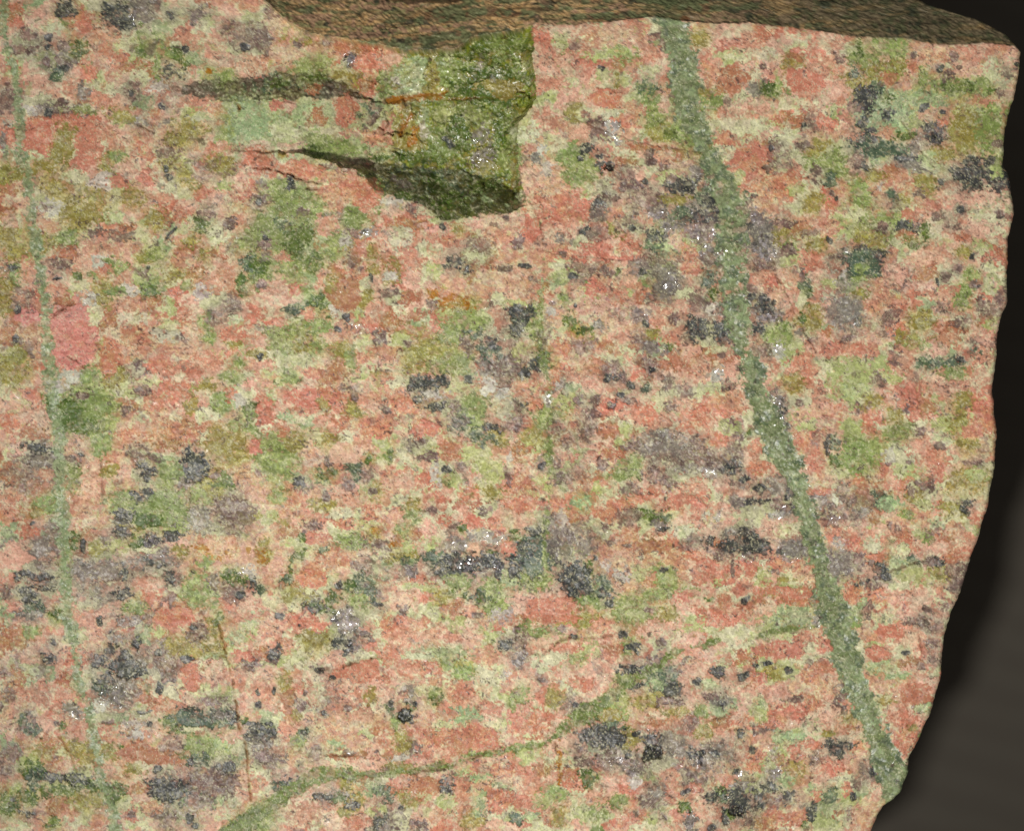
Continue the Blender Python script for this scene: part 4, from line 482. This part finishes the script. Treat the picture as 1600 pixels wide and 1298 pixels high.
# larger grains first, so that small ones lie in them
for pi in sorted(range(len(PATCH)), key=lambda i: (PATCH[i][0] == 'X', PATCH[i][0] in 'IB', -(PATCH[i][3] * PATCH[i][4]) ** 0.5 * (0.6 + 0.4 * PATCH[i][6]) * (.38 if PATCH[i][7] == 'big' else .45 if PATCH[i][7] else 1))):
    k, px, py, rx, ry, ang, cover, crisp = PATCH[pi]
    R = max(rx, ry) * 1.55 + 5
    sl = window(px, py, R)
    if sl is None:
        continue
    x = X[sl] - px + 9 * wn1[sl] + 5 * wm1[sl]; y = Y[sl] - py + 8 * wn2[sl] + 5 * wm2[sl]
    ca, sa = math.cos(ang), math.sin(ang)
    u = (x * ca + y * sa) / rx; v = (-x * sa + y * ca) / ry
    g_ = 1.0 if crisp == 'big' else 1.22 if k in 'KTQUGDEL' else 1.12
    u = u / g_; v = v / g_
    q = (np.abs(u) ** 2.3 + np.abs(v) ** 2.3) ** (1 / 2.3)
    if k in 'MROPSQ':                             # crystals are bounded by flat faces
        nf = 5 + prng.randint(0, 3); a0 = prng.rand() * 6.28
        qp = q * 0
        for s_ in range(nf):
            an = a0 + (s_ + .5 * prng.rand()) * 2 * math.pi / nf
            qp = np.maximum(qp, (u * math.cos(an) + v * math.sin(an)) / (.86 + .2 * prng.rand()))
        q = qp if (crisp is True or k == 'M') else .45 * q + .55 * qp
    hard = k in 'MB' or crisp is True or (k in 'KU' and rx * ry < 40)
    rm = min(rx, ry)
    am = .42 + min(.55, 4.0 / rm)                  # small grains are relatively more ragged
    if hard:
        q = q + am * (.35 * (nE[sl] - .5) + .22 * (nS[sl] - .5))
    else:
        q = q + am * (.75 * (nE[sl] - .5) + .80 * (nS[sl] - .5) + .35 * (nC[sl] - .5))
    w = sstep(1.06, .94, q)
    if not hard:
        lo = .60 if k in 'SPCWYEX' else .72
        w = w * (lo - .3 + (1.3 - lo) * sstep(.10, .20, pore[sl]))
        if k in 'QU' and rm > 8:
            w = w * .8
    if cover < 1:
        n = 0.6 * nA[sl] + 0.4 * nC[sl]
        w = w * sstep(1 - cover - .10, 1 - cover + .12, n)
    seed = prng.rand()
    tint = 1 + (prng.rand(3) - 0.5) * np.array([.10, .10, .12]) + (prng.rand() - .5) * .14
    if k == 'X':
        ww = (w * 0.35 * sstep(.3, .7, nC[sl]))[..., None]
        col[sl] = col[sl] * (1 - ww) + COL['X'] * ww  # pale glint mixed into the base colour
        glint[sl] = np.maximum(glint[sl], w); gloss[sl] = np.maximum(gloss[sl], w)
        continue
    c = tone(k, sl, seed) * tint
    if crisp or k == 'M':
        calm[sl] = calm[sl] * (1 - w) + w
        c = c * .35 + .65 * COL[k] * tint * (.93 + .14 * nB[sl])[..., None]
    ww = (w * (0.96 if cover >= .99 else 0.9))[..., None]
    col[sl] = col[sl] * (1 - ww) + c * ww
    gloss[sl] = gloss[sl] * (1 - w) + KIND[k][2] * w
    a, b, o = prng.rand(3) - 0.5
    rel = KIND[k][3] * .7 + .8 * o + np.clip(u, -1.3, 1.3) * a * 1.5 + np.clip(v, -1.3, 1.3) * b * 1.5
    GH[sl] = GH[sl] * (1 - w) + rel * w
    tilt[sl] = tilt[sl] * (1 - 0.7 * w)
    own = w > (0.5 if cover >= .79 else 2)
    owner[sl][own] = pi

# ------------------------------------------------------------------ veins
def apply_vein(mask, k, pid, gl, rel):
    m = (nB * .6 + nA * .4)
    c = COL['V'] * (0.88 + 0.24 * kr)[..., None]
    t = (sstep(.52, .85, m) * .75)[..., None]; c = c * (1 - t) + lin((100, 116, 64)) * t
    t = (sstep(.40, .12, m) * .75)[..., None]; c = c * (1 - t) + COL['E'] * t
    t = (sstep(.66, .92, nE) * .65)[..., None]; c = c * (1 - t) + COL['T'] * t
    t = (sstep(.90, .98, nC) * .3)[..., None]; c = c * (1 - t) + COL['W'] * t
    if k == 'G':
        c = c * 0.25 + 0.75 * (lin((104, 120, 40)) * (0.72 + 0.56 * kr)[..., None])
    if k == 'E':
        c = c * 0.45 + 0.55 * COL['E'] * np.array([.82, .88, .80])
    w = mask[..., None]
    col[:] = col * (1 - w) + c * w
    global gloss, GH, owner
    gloss = gloss * (1 - mask) + gl * mask
    GH[:] = GH * (1 - mask) + rel * mask
    owner[mask > .5] = pid

vy = np.array([p[0] for p in VEIN_MAIN], float)
vl = np.interp(gy, vy, [p[1] for p in VEIN_MAIN])[:, None]
vr = np.interp(gy, vy, [p[2] for p in VEIN_MAIN])[:, None]
ins = np.minimum(X - vl, vr - X) + 13 * (nE - .5) * 1.0 + 7 * (nC - .5)
frag = sstep(.80, .93, nB) * ((gy > 225) & (gy < 560))[:, None]
m_main = sstep(-1.0, 2.2, ins) * ((gy > 8) & (gy < 1266))[:, None] * (1 - .8 * frag)
vy = np.array([p[0] for p in VEIN_LEFT], float)
vc = np.interp(gy, vy, [p[1] for p in VEIN_LEFT])[:, None]
vw = np.interp(gy, vy, [p[2] for p in VEIN_LEFT])[:, None] * .5
m_left = sstep(-1.2, 2.4, vw - np.abs(X - vc + 8 * wn1) + 10 * (nE - .5) + 7 * (nC - .5)) * (1 - .45 * sstep(.75, .95, nB))

def band(pts, rough):
    """mask of a winding band given by points (x, y, width)"""
    D = np.full((NR, NC), -99.0, np.float32)
    for (x0, y0, w0), (x1, y1, w1) in zip(pts[:-1], pts[1:]):
        L = math.hypot(x1 - x0, y1 - y0)
        sl = window((x0 + x1) / 2, (y0 + y1) / 2, L / 2 + max(w0, w1) + 12)
        if sl is None:
            continue
        x = X[sl] + 6 * wn1[sl]; y = Y[sl] + 6 * wn2[sl]
        t = np.clip(((x - x0) * (x1 - x0) + (y - y0) * (y1 - y0)) / (L * L), 0, 1)
        d = np.hypot(x - x0 - t * (x1 - x0), y - y0 - t * (y1 - y0))
        D[sl] = np.maximum(D[sl], (w0 + (w1 - w0) * t) * .5 - d)
    return sstep(-1.2, 2.0, D + rough * ((nE - .5) * 1.2 + (nC - .5) * .7)) * (D > -30)

m_diag = band([(a_, b_, w_ * .60 + 4) for a_, b_, w_ in VEIN_DIAG], 6.5)
m_string = band(VEIN_STRING, 3.5)
m_thin = band(VEIN_THIN, 6.0) * sstep(.1, .4, nA)
apply_vein(m_thin * .85, 'G', 10004, .15, -.5)
apply_vein(m_diag * (.60 + .40 * sstep(.2, .5, nA)), 'G', 10002, .2, -1.2)
apply_vein(m_string * .9, 'G', 10003, .2, -1.0)
apply_vein(m_left * (.78 + .2 * sstep(.2, .6, nB)), 'E', 10001, .35, -.6)
apply_vein(m_main, 'V', 10000, .45, -1.0)
glint = np.maximum(glint, m_main * .32 * sstep(.45, .8, nE))
glint = np.maximum(glint, m_left * .3 * sstep(.5, .8, nE))

# cloudy yellow-green staining of the feldspar
cloud = uniformise(fbm(X / 85 + wn1 * 1.5, Y / 60 + wn2 * 1.5, 3, 7, .55))
st = (sstep(.45, .9, cloud) * sstep(.25, .75, nS * .5 + nA * .5) * .45 * (1 - np.clip(gloss * 1.5, 0, 1)))[..., None]
col = col * (1 - st) + (col * np.array([.86, 1.02, .70]) * .55 + lin((182, 186, 112)) * .45) * st

# scattered dark and pale flecks over everything
p1, p2, pr, pr2, _, _ = voronoi(WX / 8.0, WY / 7.0, 8)
patchy = fbm(X / 70, Y / 60, 2, 2)
dk = (sstep(.30, .20, p1 * (0.8 + .6 * pr2)) * (pr < .06 + .26 * sstep(.45, .68, patchy)))[..., None] * .8
col = col * (1 - dk) + COL['U'] * (.45 + .7 * pr2)[..., None] * dk
gloss = gloss * (1 - dk[..., 0]) + .5 * dk[..., 0]
lt = (sstep(.34, .22, p1) * (pr > .93))[..., None] * .5
col = col * (1 - lt) + COL['C'] * 1.05 * lt
glint = np.maximum(glint, sstep(.26, .2, p1) * (pr > .90) * (pr < .925))
ridge = np.abs(fbm(WX / 17, WY / 13, 3, 10, .6) - .5) * 2
th = (sstep(.075, .012, ridge) * .55 * sstep(.3, .6, nB))
ridge2 = np.abs(fbm(WX / 8.5, WY / 7.5, 2, 4, .6) - .5) * 2
th = np.maximum(th, sstep(.075, .01, ridge2) * .48 * sstep(.35, .65, nE))
th = (th * (1 - .6 * np.clip(gloss * 1.6, 0, 1)))[..., None]
col = col * (1 - th) + lin((212, 206, 172)) * th
fr = np.random.RandomState(77)
cm = 1 - .6 * calm
col = col * (1 + .30 * (nS - .5) * cm)[..., None] * (1 + .20 * (nC - .5) * cm)[..., None] * (0.93 + 0.14 * nA)[..., None] * (1 + .16 * (fr.rand(NR, NC, 1) - .5))
fn = fr.rand(NR, NC)
fk = ((fn > .95) * .55 * sstep(.25, .6, nA))[..., None]
col = col * (1 - fk) + COL['C'] * 1.1 * fk
fk = ((fn < .030) * .5)[..., None]
col = col * (1 - fk) + COL['U'] * .55 * fk

# ------------------------------------------------------------------ relief of the face
H += 24 * (fbm(X / 260, Y / 240, 2, 1) - .5) + 9 * (fbm(X / 70, Y / 60, 2, 3) - .5)
H += 3.2 * (fbm(X / 18, Y / 15, 2, 6) - .5) + 1.0 * (nC - .5) * .8 + .25 * (nS - .5) + tilt * .45 + GH
H += (kr - .5) * .5 * gloss
for depth, hw, rust, pts in CRACKS:
    pts = [(a, b, 0) for a, b in pts]
    for (x0, y0, _), (x1, y1, _) in zip(pts[:-1], pts[1:]):
        L = math.hypot(x1 - x0, y1 - y0)
        sl = window((x0 + x1) / 2, (y0 + y1) / 2, L / 2 + 12)
        x = X[sl] + 5 * wm1[sl]; y = Y[sl] + 5 * wm2[sl]
        t = np.clip(((x - x0) * (x1 - x0) + (y - y0) * (y1 - y0)) / (L * L), 0, 1)
        d = np.hypot(x - x0 - t * (x1 - x0), y - y0 - t * (y1 - y0))
        g = np.exp(-(d / (hw * .8)) ** 2) * (.35 + .65 * sstep(.15, .6, nE[sl]))
        GHc = -depth * .45 * g
        H[sl] = np.minimum(H[sl], H[sl] * (1 - g) + (H[sl] + GHc) * g)
        c = (lin((156, 100, 28)) if rust == 2 else COL['I'] * .55 if rust else lin((104, 74, 56)))
        ww = (np.minimum(1, g * (1.1 if rust == 2 else .6)))[..., None]
        col[sl] = col[sl] * (1 - ww) + c * ww

v1_, v2_, va_, vb_, vdx_, vdy_ = voronoi(WX / 46, WY / 40, 9)          # angular fracture facets
H += fl * keep + keep * (8 * sstep(-10, -30, fl) * (fbm(X / 45, Y / 40, 2, 4) - .5) + sstep(-35, -55, fl) * (3 * (nE - .5) + 8 * (va_ - .5) * vdx_ * 2 + 8 * (vb_ - .5) * vdy_ * 2))
wall_low = (t_hol > .02) & (t_hol < .98) & (tr < .5) & (fl < -12)
wall_right = (tr > .02) & (tr < .98) & (t_hol < .9) & (Y > 30)
H += sh * (1 - tb) * (0.25 + 0.75 * sstep(-60, 95, Y))
step_wall = (tb > .02) & (tb < .98) & (sh < -10)

# the weathered old surface falling away along the top
yc = interp(X, CREASE) + 3.2 * (vnoise(X / 16, X * 0 + 1.7, 5) - .5) + 2.4 * (vnoise(X / 5, X * 0 + 5.7, 6) - .5)
dr = yc - Y
rim = dr > 0
fall = np.where(dr > -3, np.log1p(np.exp(np.clip(dr / 1.5, -20, 60))) * 1.5, 0)
fall = np.where(dr > 60, dr, fall)
sk = Y + 0.05 * X - 30 * (vnoise(X / 190, Y / 160, 4) - .5)
lay = fbm(X / 42 + wn1 * 2, sk / 9.0 + wn2 * 2, 4, 2, .62)
lay2 = uniformise(fbm(X / 22 + wn1 * 2.5, sk / 4.5 + wn2 * 2.5, 3, 8, .7))
lay3 = uniformise(fbm(X / 120, sk / 14, 2, 5, .6))
rimw = sstep(0, 2.5, dr)
H = H * (1 - .6 * rimw) - .75 * fall - 1.6 * np.maximum(dr - 85, 0) + rimw * (2 * (lay - .5) + .6 * (lay2 - .5) + 2.5 * (nC - .5) + 7 * (fbm(X / 50, Y / 22, 2, 9) - .5))
side = sstep(900, 1350, X)
rc = lin((196, 162, 114)) * np.ones((NR, NC, 1))
for colr, a, b, f in (((196, 154, 100), .60, .90, lay2), ((100, 96, 62), .40, .10, lay2), ((152, 150, 100), .66, .92, lay3), ((112, 78, 58), .30, .08, lay3),
                      ((52, 58, 48), .74, .96, uniformise(lay * .6 + nB * .4)),
                      ((188, 140, 112), .70, .92, uniformise(lay3 * .5 + nA * .5)), ((118, 126, 84), .34, .10, uniformise(lay3 * .6 + nE * .4))):
    m = (sstep(a, b, f) * .85)[..., None]
    rc = rc * (1 - m) + lin(colr) * m
m = (side * (.42 + .35 * sstep(.3, .8, lay3)))[..., None]
rc = rc * (1 - m) + lin((60, 66, 46)) * m
m = (sstep(.35, .75, nA) * .22)[..., None]
rc = rc * (1 - m) + lin((146, 140, 104)) * m
m = (np.exp(-(((X - 1070) / 9) ** 2 + ((Y - 32) / 8) ** 2)) > .45) * 1.0
rc = rc * (1 - m[..., None]) + lin((120, 50, 22)) * m[..., None]
rc = rc * (0.84 + .32 * nC)[..., None]
greenz = (np.exp(-((X - 1045) / 40) ** 2) + .7 * np.exp(-((X - 700) / 90) ** 2) * sstep(24, 2, dr))[..., None] * .6
rc = rc * (1 - greenz) + lin((92, 104, 66)) * greenz
rw = rimw[..., None]
col = col * (1 - rw) + rc * rw
wet = hol[..., 0] * (fl < -30) * (t_hol < .1)
gloss = np.maximum(gloss, .55 * wet); glint = np.maximum(glint, wet * .6 * sstep(.6, .85, nE))
gloss = gloss * (1 - rimw) + .12 * rimw
glint = glint * (1 - rimw)

# rounded broken edge on the right
de = xo[:, None] - X
er = 9.0
H -= np.where(de < er, er * 1.3 * (1 - np.sqrt(np.clip(1 - (1 - de / er) ** 2, 0, 1))), 0)
H = np.maximum(H, -FACE_Z / U + 6)

owner[wall_low] = 20001
owner[wall_right] = 20002
owner[step_wall] = 20003
owner[rim] = 20000

# ------------------------------------------------------------------ close the sides down to the table
def pad_cols(A, vals_l, vals_r):
    return np.concatenate([vals_l, A, vals_r], 1)

K = 16
tt = np.linspace(0, 1, K + 1)[1:]
zb = -FACE_Z / U
def side_noise(a, b):
    return 10 * (fbm(a / 22, b / 22, 2, 3) - .5)
# right
hr = H[:, -1:]; yr = np.repeat(gy[:, None], K, 1)
Zr = hr + (zb - hr) * tt[None, :]
Xr = xo[:, None] + 1.5 * np.sin(np.pi * np.minimum(tt * 4, 1))[None, :] - 18 * tt[None, :] ** 1.5 + side_noise(yr, Zr) * np.minimum(tt * 3, 1)
hl = H[:, :1]
tl = tt[::-1]
Zl = hl + (zb - hl) * tl[None, :]
Xl = XL - 4 * tl[None, :] + side_noise(yr + 300, Zl)
X2 = np.concatenate([Xl, X, Xr], 1); H2 = np.concatenate([Zl, H, Zr], 1)
Y2 = np.repeat(gy[:, None], X2.shape[1], 1)
def ext(A):
    L = np.repeat(A[:, :1], K, 1); Rr = np.repeat(A[:, -1:], K, 1)
    return np.concatenate([L, A, Rr], 1)
OW = ext(owner); OW[:, :K] = 20010; OW[:, K + NC - 1:] = 20010
CO = ext(col); GL = ext(gloss); SP = ext(glint)
sidecol = lin((150, 118, 92)) * (0.7 + .6 * fbm(Y2 / 14, H2 / 14, 3, 5))[..., None]
sel = np.zeros(X2.shape, bool); sel[:, :K] = True; sel[:, K + NC + 2:] = True
CO[sel] = sidecol[sel]; GL[sel] = .1; SP[sel] = 0
# bottom
hb = H2[-1:, :]
Zb = hb + (zb - hb) * tt[:, None]
Xb = np.repeat(X2[-1:, :], K, 0); Yb = gy[-1] + side_noise(Xb, Zb)
X2 = np.concatenate([X2, Xb], 0); Y2 = np.concatenate([Y2, Yb], 0); H2 = np.concatenate([H2, Zb], 0)
OW = np.concatenate([OW, np.full(Xb.shape, 20010)], 0); OW[len(gy) - 1] = 20010
CO = np.concatenate([CO, np.repeat(CO[-1:], K, 0)], 0)
GL = np.concatenate([GL, np.repeat(GL[-1:], K, 0)], 0); SP = np.concatenate([SP, np.repeat(SP[-1:] * 0, K, 0)], 0)

R2, C2 = X2.shape
co = np.stack([(X2 - CX) * U, (CY - Y2) * U, FACE_Z + H2 * U], -1).reshape(-1, 3).astype(np.float32)
rgba = np.concatenate([np.clip(CO, 0.004, .92), np.ones((R2, C2, 1))], -1).reshape(-1, 4).astype(np.float32)
GLf = np.clip(GL, 0, 1).reshape(-1).astype(np.float32); SPf = np.clip(SP, 0, 1).reshape(-1).astype(np.float32)

# ------------------------------------------------------------------ materials
def new_mat(name):
    m = bpy.data.materials.new(name); m.use_nodes = True
    nt = m.node_tree
    return m, nt, nt.nodes['Principled BSDF']

granite, nt, bsdf = new_mat('granite')
N, Lk = nt.nodes, nt.links
tc = N.new('ShaderNodeTexCoord')
att = N.new('ShaderNodeAttribute'); att.attribute_name = 'mineral'
agl = N.new('ShaderNodeAttribute'); agl.attribute_name = 'gloss'
asp = N.new('ShaderNodeAttribute'); asp.attribute_name = 'sparkle'
def math_node(op, a, b=None, clamp=False):
    n = N.new('ShaderNodeMath'); n.operation = op; n.use_clamp = clamp
    for i, v in enumerate((a, b)):
        if v is None: continue
        if isinstance(v, (int, float)): n.inputs[i].default_value = v
        else: Lk.new(v, n.inputs[i])
    return n.outputs[0]
grain = N.new('ShaderNodeTexNoise'); grain.inputs['Scale'].default_value = 3600; grain.inputs['Detail'].default_value = 2
Lk.new(tc.outputs['Object'], grain.inputs['Vector'])
mr = N.new('ShaderNodeMapRange'); mr.inputs['From Min'].default_value = .3; mr.inputs['From Max'].default_value = .7
mr.inputs['To Min'].default_value = .84; mr.inputs['To Max'].default_value = 1.16
Lk.new(grain.outputs['Fac'], mr.inputs['Value'])
mul = N.new('ShaderNodeVectorMath'); mul.operation = 'SCALE'
Lk.new(att.outputs['Color'], mul.inputs[0]); Lk.new(mr.outputs[0], mul.inputs['Scale'])
Lk.new(mul.outputs[0], bsdf.inputs['Base Color'])
# gloss: broken quartz and chlorite are shinier than feldspar
rough = math_node('SUBTRACT', .56, math_node('MULTIPLY', agl.outputs['Fac'], .26))
rough = math_node('SUBTRACT', rough, math_node('MULTIPLY', asp.outputs['Fac'], .18))
Lk.new(rough, bsdf.inputs['Roughness'])
Lk.new(math_node('ADD', .45, math_node('MULTIPLY', asp.outputs['Fac'], .55)), bsdf.inputs['Specular IOR Level'])
bump = N.new('ShaderNodeBump'); bump.inputs['Strength'].default_value = .12; bump.inputs['Distance'].default_value = 0.00012
bn = N.new('ShaderNodeTexNoise'); bn.inputs['Scale'].default_value = 2400; bn.inputs['Detail'].default_value = 4
Lk.new(tc.outputs['Object'], bn.inputs['Vector']); Lk.new(bn.outputs['Fac'], bump.inputs['Height'])
# cleavage facets turned every way
vo = N.new('ShaderNodeTexVoronoi'); vo.inputs['Scale'].default_value = 1600
Lk.new(tc.outputs['Object'], vo.inputs['Vector'])
sub = N.new('ShaderNodeVectorMath'); sub.operation = 'SUBTRACT'; sub.inputs[1].default_value = (.5, .5, .5)
Lk.new(vo.outputs['Color'], sub.inputs[0])
amt = math_node('ADD', math_node('MULTIPLY', agl.outputs['Fac'], .35), math_node('MULTIPLY', asp.outputs['Fac'], .6))
sc = N.new('ShaderNodeVectorMath'); sc.operation = 'SCALE'
Lk.new(sub.outputs[0], sc.inputs[0]); Lk.new(amt, sc.inputs['Scale'])
ad = N.new('ShaderNodeVectorMath'); ad.operation = 'ADD'
Lk.new(bump.outputs[0], ad.inputs[0]); Lk.new(sc.outputs[0], ad.inputs[1])
nn = N.new('ShaderNodeVectorMath'); nn.operation = 'NORMALIZE'
Lk.new(ad.outputs[0], nn.inputs[0]); Lk.new(nn.outputs[0], bsdf.inputs['Normal'])

cloth, nt, bsdf = new_mat('dark_cloth')
N, Lk = nt.nodes, nt.links
tc = N.new('ShaderNodeTexCoord')
mp = N.new('ShaderNodeMapping'); mp.inputs['Rotation'].default_value = (0, 0, math.radians(-72))
Lk.new(tc.outputs['Object'], mp.inputs['Vector'])
wv = N.new('ShaderNodeTexWave'); wv.inputs['Scale'].default_value = 48; wv.inputs['Distortion'].default_value = 2.2
wv.inputs['Detail'].default_value = 2; wv.inputs['Detail Scale'].default_value = 1.2
Lk.new(mp.outputs[0], wv.inputs['Vector'])
ns = N.new('ShaderNodeTexNoise'); ns.inputs['Scale'].default_value = 55; ns.inputs['Detail'].default_value = 4
Lk.new(tc.outputs['Object'], ns.inputs['Vector'])
mxf = N.new('ShaderNodeMath'); mxf.operation = 'MULTIPLY'
Lk.new(wv.outputs['Fac'], mxf.inputs[0]); Lk.new(ns.outputs['Fac'], mxf.inputs[1])
cr = N.new('ShaderNodeValToRGB')
cr.color_ramp.elements[0].position = .05; cr.color_ramp.elements[0].color = (.056, .048, .037, 1)
cr.color_ramp.elements[1].position = .55; cr.color_ramp.elements[1].color = (.060, .052, .040, 1)
Lk.new(mxf.outputs[0], cr.inputs['Fac']); Lk.new(cr.outputs['Color'], bsdf.inputs['Base Color'])
bsdf.inputs['Roughness'].default_value = .8
bsdf.inputs['Specular IOR Level'].default_value = .2
bp = N.new('ShaderNodeBump'); bp.inputs['Strength'].default_value = .04; bp.inputs['Distance'].default_value = .0006
Lk.new(wv.outputs['Fac'], bp.inputs['Height']); Lk.new(bp.outputs[0], bsdf.inputs['Normal'])

# ------------------------------------------------------------------ objects
coll = scene.collection
def mesh_from(name, verts, quads, mat, attrs=None):
    me = bpy.data.meshes.new(name)
    n, q = len(verts), len(quads)
    me.vertices.add(n); me.vertices.foreach_set('co', np.ascontiguousarray(verts, np.float32).ravel())
    me.loops.add(q * 4); me.loops.foreach_set('vertex_index', np.ascontiguousarray(quads, np.int32).ravel())
    me.polygons.add(q)
    me.polygons.foreach_set('loop_start', np.arange(0, q * 4, 4, dtype=np.int32))
    me.polygons.foreach_set('use_smooth', np.ones(q, bool))
    if attrs is not None:
        a = me.attributes.new('mineral', 'FLOAT_COLOR', 'POINT'); a.data.foreach_set('color', attrs[0].ravel())
        a = me.attributes.new('gloss', 'FLOAT', 'POINT'); a.data.foreach_set('value', attrs[1])
        a = me.attributes.new('sparkle', 'FLOAT', 'POINT'); a.data.foreach_set('value', attrs[2])
    me.update(calc_edges=True)
    me.materials.append(mat)
    return me

# table under the rock, with a soft fold or two in the cloth
n = 61
tx = np.linspace(-.6, .6, n)
TX, TY = np.meshgrid(tx, tx[::-1])
TZ = -0.0012 + .0009 * (fbm(TX * 14 + 40, TY * 14 + 40, 2, 3) - .5)
tv = np.stack([TX, TY, TZ], -1).reshape(-1, 3)
ii = np.arange(n * n).reshape(n, n)
tq = np.stack([ii[:-1, :-1], ii[1:, :-1], ii[1:, 1:], ii[:-1, 1:]], -1).reshape(-1, 4)
table = bpy.data.objects.new('table_cloth', mesh_from('table_cloth', tv, tq, cloth))
coll.objects.link(table)
table['kind'] = 'structure'

rock = bpy.data.objects.new('rock_specimen', None)
coll.objects.link(rock)
rock.empty_display_size = .02
rock['label'] = 'rough pink granite slab crossed by green veins, lying on dark cloth'
rock['category'] = 'rock'

idx = np.arange(R2 * C2).reshape(R2, C2)
Q = np.stack([idx[:-1, :-1], idx[1:, :-1], idx[1:, 1:], idx[:-1, 1:]], -1).reshape(-1, 4)
cell = OW[:-1, :-1].reshape(-1).copy()

PART = {'P': 'feldspar_crystal', 'R': 'feldspar_crystal', 'O': 'feldspar_crystal', 'S': 'feldspar_crystal', 'M': 'feldspar_crystal',
        'C': 'pale_grain', 'W': 'pale_grain', 'Y': 'epidote_patch', 'G': 'epidote_patch', 'E': 'epidote_patch', 'D': 'epidote_patch',
        'L': 'olive_patch', 'K': 'dark_grain', 'T': 'dark_grain', 'B': 'dark_grain', 'Q': 'quartz_grain', 'U': 'quartz_grain', 'I': 'rust_stain'}  # the painted black cavities (B) are grouped with the dark grains
NAMED = {10000: ('vein', 'broad grey-green vein running down the right side'), 10001: ('vein', 'narrow pale green vein down the left side'),
         10002: ('vein', 'thin dark green vein climbing to the right'), 10003: ('vein', 'short green stringer left of the broad vein'),
         10004: ('vein', 'faint broken upright green vein in the middle'), 20000: ('weathered_rim', 'brown weathered old surface along the top edge'),
         20001: ('hollow_wall', 'green lower wall of the hollow, shade painted into its colour'), 20002: ('hollow_wall', 'narrow right wall of the hollow'),
         20003: ('step_face', 'step above the hollow, darkened with painted shade'), 20010: ('broken_side', None)}
cnt = np.bincount(cell[(cell >= 0) & (cell < 10000)], minlength=len(PATCH))
groups = {}
for pi in np.argsort(-cnt):
    if cnt[pi] < 28:
        break
    nm = PART[PATCH[pi][0]]
    lst = groups.setdefault(nm, [])
    if len(lst) < 300:
        lst.append(pi)
chosen = set(int(p) for l in groups.values() for p in l)
small = np.array([p for p in range(len(PATCH)) if p not in chosen])
cell[np.isin(cell, small)] = -1

order = np.argsort(cell, kind='stable')
cs = cell[order]
starts = np.flatnonzero(np.r_[True, cs[1:] != cs[:-1]])
ends = np.r_[starts[1:], len(cs)]
for a, b in zip(starts, ends):
    pid = int(cs[a])
    quads = Q[order[a:b]]
    uq, inv = np.unique(quads, return_inverse=True)
    inv = inv.reshape(-1, 4)
    label = None
    if pid == -1:
        name = 'groundmass'
    elif pid in NAMED:
        name, label = NAMED[pid]
    else:
        name = PART[PATCH[pid][0]]
    me = mesh_from(name, co[uq], inv, granite, (rgba[uq], GLf[uq], SPf[uq]))
    ob = bpy.data.objects.new(name, me)
    ob.parent = rock
    if label:
        ob['label'] = label
    if pid == -1:
        ob['kind'] = 'stuff'
    coll.objects.link(ob)
